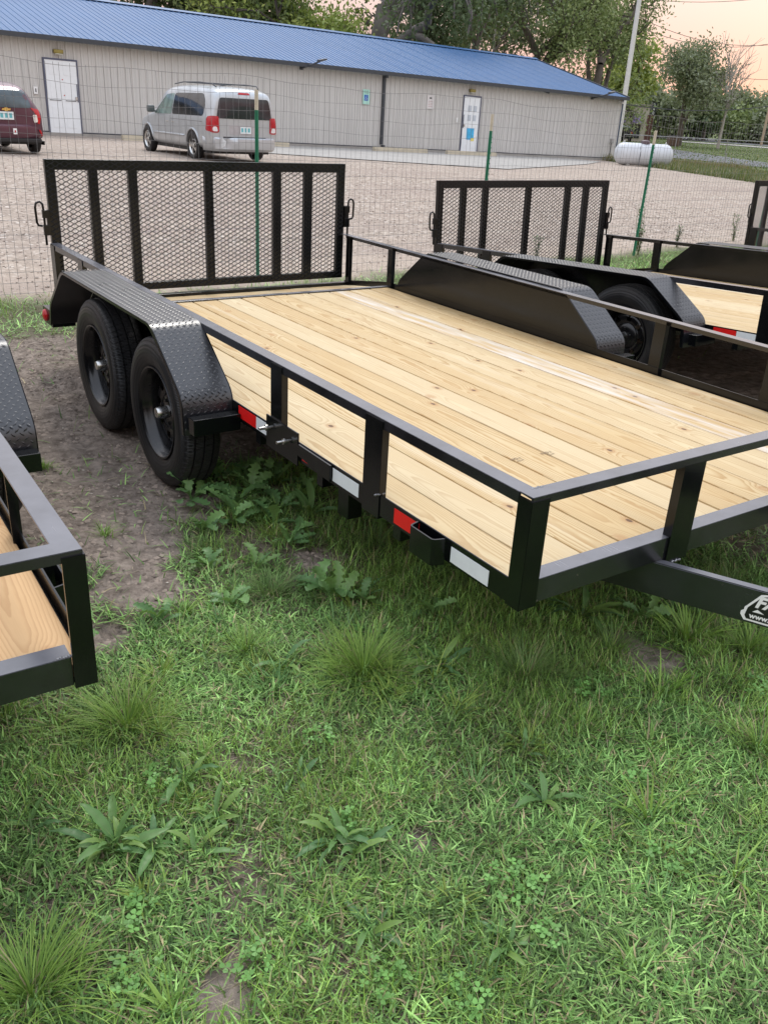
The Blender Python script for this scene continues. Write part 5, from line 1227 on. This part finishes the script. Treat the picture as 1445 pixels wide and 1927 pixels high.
for a in ((-.21, .43, .17, 760, .19, .0028, GA, 'biggest bright tuft of fine long grass in the middle of the lawn'),
          (-.94, .54, .15, 520, .18, .0026, GA, 'bright long grass tuft in front of the left trailer corner'),
          (.90, .04, .10, 95, .17, .0075, GB, 'coarse broad-bladed bright tuft under the trailer tongue decal'),
          (.60, -.46, .10, 170, .16, .0030, GB, 'yellow-green grass tuft at the right edge of the lawn'),
          (-1.38, -.16, .14, 380, .17, .0030, GA, 'grass tuft at the lower left corner of the lawn'),
          (-.23, 1.02, .16, 380, .13, .0024, GC, 'dark fine grass tuft below the reflector between dandelions'),
          (.22, .14, .18, 520, .16, .0024, GC, 'grey-green fine grass tuft below the front corner post'),
          (-.48, .72, .10, 200, .13, .0026, GA, 'small bright tuft left of the biggest grass tuft'),
          (.49, .84, .15, 320, .13, .0024, GC, 'shaded grass tuft under the front corner of the middle trailer'),
          (.33, 1.15, .13, 240, .13, .0024, GC, 'shaded grass tuft under the side rail behind the stake pocket'),
          (.62, .13, .10, 170, .13, .0026, GC, 'shaded grass tuft under the front beam left of the tongue'),
          (1.02, -.12, .11, 230, .14, .0030, GA, 'grass tuft just below the tongue at the right edge'),
          (-.60, 1.78, .045, 60, .08, .0024, GA, 'tiny grass tuft alone on the bare dirt'),
          (-.62, 2.62, .06, 110, .06, .0030, GA, 'low weed tuft on the dirt beside the tyres'),
          (.02, 1.60, .10, 200, .13, .0026, GC, 'grass among the dandelion leaves near the wheel'),
          (-.30, 1.46, .09, 150, .11, .0024, GC, 'thin grass at the dirt edge below the tyres'),
          (1.35, .18, .16, 260, .13, .0026, GC, 'shaded grass behind the tongue at the right edge'),
          (-1.22, .78, .10, 160, .13, .0028, GA, 'grass beneath the left trailer front beam')):
    clump(*a)
for a in ((.10, -.48, .05, 26, .15, .0075, GB, 'wide-bladed crabgrass tuft in the lower right lawn'), (.12, -.72, .05, 22, .14, .0075, GB, 'wide-bladed crabgrass spreading at the lower right edge'),
          (.55, -.13, .06, 34, .15, .0065, GB, 'crabgrass tuft below the coarse bright tuft'), (-.13, -.44, .05, 22, .09, .0055, GA, 'short crabgrass tuft low in the middle right'), (-.50, -.44, .04, 18, .08, .0050, GA, 'short crabgrass tuft near the bottom centre'),
          (.33, -.28, .07, 40, .10, .005, GA, 'loose crabgrass between clover and coarse tuft')):
    clump(*a, group='crabgrass tufts in the lawn', spread=1.0)
def leaf_mesh(kind, col, seed):
    """one curved leaf of unit length along +X, rising then drooping"""
    r = np.random.default_rng(seed); n = 16 if kind != 'dandelion' else 26; t_ = np.linspace(0, 1, n+1)
    if kind == 'plantain': w = .072*np.sin(PI*np.clip(t_, 0, 1)**1.25)**.8+.012*(1-t_)
    elif kind == 'dandelion':
        w = .05+.13*t_**.9*(1-t_**6); saw = (t_*6.5) % 1.0; w = w*(.30+.85*(1-saw)*np.clip(t_*2.2, 0, 1))*np.where(t_ > .97, .35, 1)+.014; w[t_ < .22] = .020
    else: w = .15*np.sin(PI*t_**1.1)**.7+.01
    w[-1] = .004
    rise = r.uniform(.55, 1.15); x = np.zeros(n+1); z = np.zeros(n+1)
    for i in range(1, n+1):
        a = rise-(rise+r.uniform(.1, .5))*t_[i]**1.2; x[i] = x[i-1]+math.cos(a)/n; z[i] = z[i-1]+math.sin(a)/n
    sw = r.normal(0, .06)*np.sin(t_*PI); tw = r.normal(0, .35)
    V = []; 
    for i in range(n+1):
        up = w[i]*.35; k = tw*t_[i]; ru = .012*math.sin(i*1.9+seed)
        for s in (-1, 0, 1): V.append((x[i], sw[i]+s*w[i]*math.cos(k), z[i]+(up if s else 0)*1+s*w[i]*math.sin(k)+(ru if s else 0)))
    F = []
    for i in range(n):
        for j in (0, 1): F.append((3*i+j, 3*i+j+1, 3*i+3+j+1, 3*i+3+j))
    base = np.array(col)*r.uniform(.8, 1.2); C = np.tile(base, (len(V), 1)); C[1::3] = C[1::3]*.6+np.array([.16, .22, .10])*.4
    me_o = npmesh('leaf', V, np.array(F), BROAD, True, C); me = me_o.data; bpy.data.objects.remove(me_o); return me
LV = {k: [leaf_mesh(k, c, 100*i+j) for j, c in enumerate(cs)] for i, (k, cs) in enumerate((('plantain', [(.12, .26, .075), (.15, .30, .09), (.22, .37, .085), (.095, .22, .08)]), ('dandelion', [(.14, .29, .09), (.18, .34, .105), (.12, .26, .085), (.21, .38, .10)]), ('dock', [(.06, .14, .03), (.085, .17, .04)])))}
def rosette(kind, name, x, y, n, L, label, cat, group, flat=0, seed=0):
    r = np.random.default_rng(seed+900); P_ = empty(name, (x, y, float(gnear(x, y))+.004), 0, label, cat, group)
    for i in range(n):
        me = LV[kind][r.integers(0, len(LV[kind]))]; l_ = L*r.uniform(.6, 1.15)
        o = put('leaf', me, None, P_, (r.normal(0, .006), r.normal(0, .006), 0), (r.normal(0, .25), flat+r.uniform(-.35, .35), 2.4*i+r.normal(0, .4))); o.scale = (l_, l_*r.uniform(.85, 1.2), l_)
    return P_
PL = (((.23, 1.54, 10, .17, 'spread plantain rosette under the trailer side by the white reflector'), (.01, .33, 11, .14, 'plantain with upright light leaves right of the biggest grass tuft'), (.68, .34, 10, .17, 'dark plantain rosette under the front beam left of the tongue'),
       (-.42, .58, 6, .15, 'plantain with one long leaf lying to the right, left of the biggest tuft'), (-.88, .25, 9, .14, 'plantain with two upright leaves above the wide leaf cluster at lower left'), (-.87, .09, 7, .11, 'jagged small plantain right of the wide leaf cluster'),
       (-1.12, .13, 17, .14, 'widest dense plantain cluster at the lower left'), (-1.04, .08, 10, .12, 'plantain overlapping the right side of the widest cluster'), (-.96, .01, 4, .11, 'two-leaved bright plantain right of the widest cluster'), (-.65, -.13, 13, .13, 'dark plantain rosette low in the centre-left'), (-.63, -.19, 9, .11, 'plantain touching the dark rosette in the centre'),
       (-.11, -.29, 8, .11, 'bright upright plantain in the lower right lawn'), (-.49, -.58, 10, .12, 'long-leaved plantain near the bottom centre-right'), (-1.27, .29, 6, .11, 'small plantain at the left edge of the lawn'), (-.03, -.12, 4, .11, 'lone plantain leaves above the bright upright plantain'),
       (-.72, -.38, 8, .10, 'flat plantain near the bottom centre'), (-.62, .12, 5, .09, 'small plantain among dry grass in the centre-left')))
for i, (x, y, n, L, lb) in enumerate(PL): rosette('plantain', 'plantain_plant', x, y, n, L, lb, 'weed', 'plantain weeds in the lawn', -.15 if i % 3 else -.3, i)
DA = ((.18, 2.02, 11, .17, 'tall jagged dandelion in shade beside the front tyre'), (-.03, 1.77, 13, .17, 'dense dandelion below the front tyre'), (-.13, 2.13, 8, .15, 'dandelion at the dirt edge touching the tyre shadow'), (-.24, 1.60, 10, .14, 'dandelion spreading over the dirt edge'), (.12, 1.88, 10, .16, 'dandelion under the spare carrier plate'),
      (-.05, .90, 13, .16, 'broad-leaved dandelion in the open grass below the red reflector'), (.05, .83, 9, .12, 'dandelion leaning right beside the broad-leaved one'), (-.34, 1.30, 9, .11, 'small dandelion at the dirt edge left of the dark tuft'), (-.66, 1.05, 10, .10, 'low dandelion near the left trailer corner'), (.02, 1.52, 6, .16, 'dandelion with one tall pale leaf in the shaded grass'), (.34, 1.78, 7, .12, 'dandelion deep in the shade under the side rail'))
DA = DA+((.26, 1.95, 10, .16, 'dandelion leaves reaching up just under the spare carrier plate'), (-.16, 1.93, 12, .15, 'bright dandelion between front tyre and dirt edge'), (.06, 2.12, 9, .16, 'dandelion against the inner side of the front tyre'),
      (-.10, 1.62, 10, .15, 'bright dandelion in the middle of the weed band'), (.14, 1.66, 9, .15, 'dandelion below the white tape strip in the weed band'), (.02, 1.34, 9, .13, 'dandelion below the weed band in front of the support leg'), (-.20, 1.22, 8, .12, 'dandelion left of the shaded tuft below the post'), (-.40, 1.02, 8, .11, 'small pale dandelion in the middle of the left lawn'), (.20, .60, 7, .11, 'dandelion above the grey-green tuft'), (.86, .22, 8, .13, 'dandelion beside the dark plantain under the front beam'))
for i, (x, y, n, L, lb) in enumerate(DA): rosette('dandelion', 'dandelion_plant', x, y, n, L, lb, 'weed', 'dandelions in the lawn', -.25, 40+i)
def clover(x, y, rad, n, label, seed):
    r = np.random.default_rng(seed); V, F, C = [], [], []; b = 0
    for i in range(n):
        a = r.uniform(0, 6.28); d = rad*math.sqrt(r.uniform(0, 1)); cx, cy = d*math.cos(a), d*math.sin(a); h = r.uniform(.025, .05); s = r.uniform(.0062, .0098); c0 = np.array([.16, .34, .085])*r.uniform(.75, 1.3); rot = r.uniform(0, 6.28); ti = r.normal(0, .2, 2)
        for k in range(3):
            t0 = rot+k*2.094; u = np.array([math.cos(t0), math.sin(t0)]); v = np.array([-u[1], u[0]])
            q = [(0, 0), (.55, .52), (1.05, .50), (1.15, .0), (1.05, -.50), (.55, -.52)]; pts = [u*p_*s*1.2+v*w_*s*1.15 for p_, w_ in q]
            for p_ in pts: V.append((cx+p_[0], cy+p_[1], h+p_[0]*ti[0]+p_[1]*ti[1]+.12*np.linalg.norm(p_)))
            F += [(b, b+1, b+2, b+3), (b, b+3, b+4, b+5)]; C += [c0]*6; b += 6
        for p_ in ((cx-.0007, cy, h), (cx+.0007, cy, h), (cx*.8+.0007, cy*.8, 0), (cx*.8-.0007, cy*.8, 0)): V.append(p_); C.append(c0*1.1)
        F.append((b, b+1, b+2, b+3)); b += 4
    o = npmesh('clover_patch', V, np.array(F), BROAD, False, np.array(C)); o.location = (x, y, float(gnear(x, y))); tag(o, label, 'clover', 'clover patches in the lawn')
for i, (x, y, rd, n, lb) in enumerate(((.35, -.03, .06, 34, 'dense clover patch right of the grey-green tuft'), (-.37, -.47, .07, 34, 'clover patch right of the dirt spot near the bottom'), (-1.15, -.09, .06, 22, 'clover below the widest plantain cluster'), (-.77, -.51, .05, 16, 'clover at the bottom centre'), (.02, -.61, .06, 20, 'clover below the crabgrass in the lower right'),
        (-.94, .28, .05, 20, 'clover around the upright plantain at lower left'), (.83, -.29, .06, 20, 'clover at the right edge above the yellow-green tuft'), (-.96, 1.04, .09, 40, 'clover beside the left trailer front corner'), (-.65, -.64, .05, 16, 'clover at the bottom edge right of the pale dirt'), (-.99, -.33, .05, 14, 'clover beside the pale dirt spot'),
        (.16, -.37, .05, 16, 'clover among the crabgrass tufts at right'), (-.62, -.10, .05, 22, 'clover around the dark plantain rosette'), (-.40, -.62, .04, 14, 'clover under the long-leaved plantain'), (-1.2, -.25, .07, 26, 'clover at the lower left'), (-.5, .22, .05, 16, 'clover below the biggest grass tuft'), (-.12, .62, .05, 14, 'clover between the broad dandelion and the biggest tuft'), (.42, 1.32, .05, 12, 'shaded clover under the side rail'))):
    clover(x, y, rd, n, lb, 700+i)
# tall weeds at the fence
def tall_weed(x, y, H, n, label, seed):
    r = np.random.default_rng(seed); P_ = empty('tall_weed', (x, y, float(gnear(x, y))), 0, label, 'weed', 'tall weeds along the wire fence')
    V = []; F = []; C = []; bm = bmesh.new(); b = 0
    for s in range(n):
        a = r.uniform(0, 6.28); t0 = r.uniform(.02, .18); pts = [(math.cos(a)*t0*q*H+r.normal(0, .008), math.sin(a)*t0*q*H+r.normal(0, .008), q*H*r.uniform(.9, 1)) for q in np.linspace(0, 1, 6)]; tube(bm, pts, .004, 4, .0015)
        for q in np.linspace(.15, 1, 16):
            i = min(4, int(q*5)); f = q*5-i; p_ = np.array(pts[i])*(1-f)+np.array(pts[i+1])*f; az = r.uniform(0, 6.28); l_ = r.uniform(.03, .075); u = np.array([math.cos(az), math.sin(az), r.uniform(-.1, .6)]); v = np.array([-u[1], u[0], 0])*.22
            V += [p_, p_+u*l_*.5+v*l_, p_+u*l_, p_+u*l_*.5-v*l_]; F.append((b, b+1, b+2, b+3)); b += 4; c = np.array([.075, .13, .04])*r.uniform(.7, 1.4); C += [c]*4
    obj('stem', bm, simple('weed_stem', (.12, .14, .05), .7), P_); npmesh('foliage', V, np.array(F), BROAD, False, np.array(C), P_)
tall_weed(8.62, 7.0, .62, 9, 'tallest pale weed at the foot of the white-tipped fence post', 1)
tall_weed(8.35, 6.75, .35, 6, 'low weed left of the tallest weed by the fence', 2)
tall_weed(11.30, 7.35, .42, 6, 'bright green upright weed beside the rightmost fence post', 3)
tall_weed(9.6, 7.1, .30, 7, 'brown-green low weed between the two right fence posts', 4)
tall_weed(6.6, 6.9, .28, 6, 'low weed behind the second trailer gate', 5)
for o in list(bpy.data.objects):
    pass
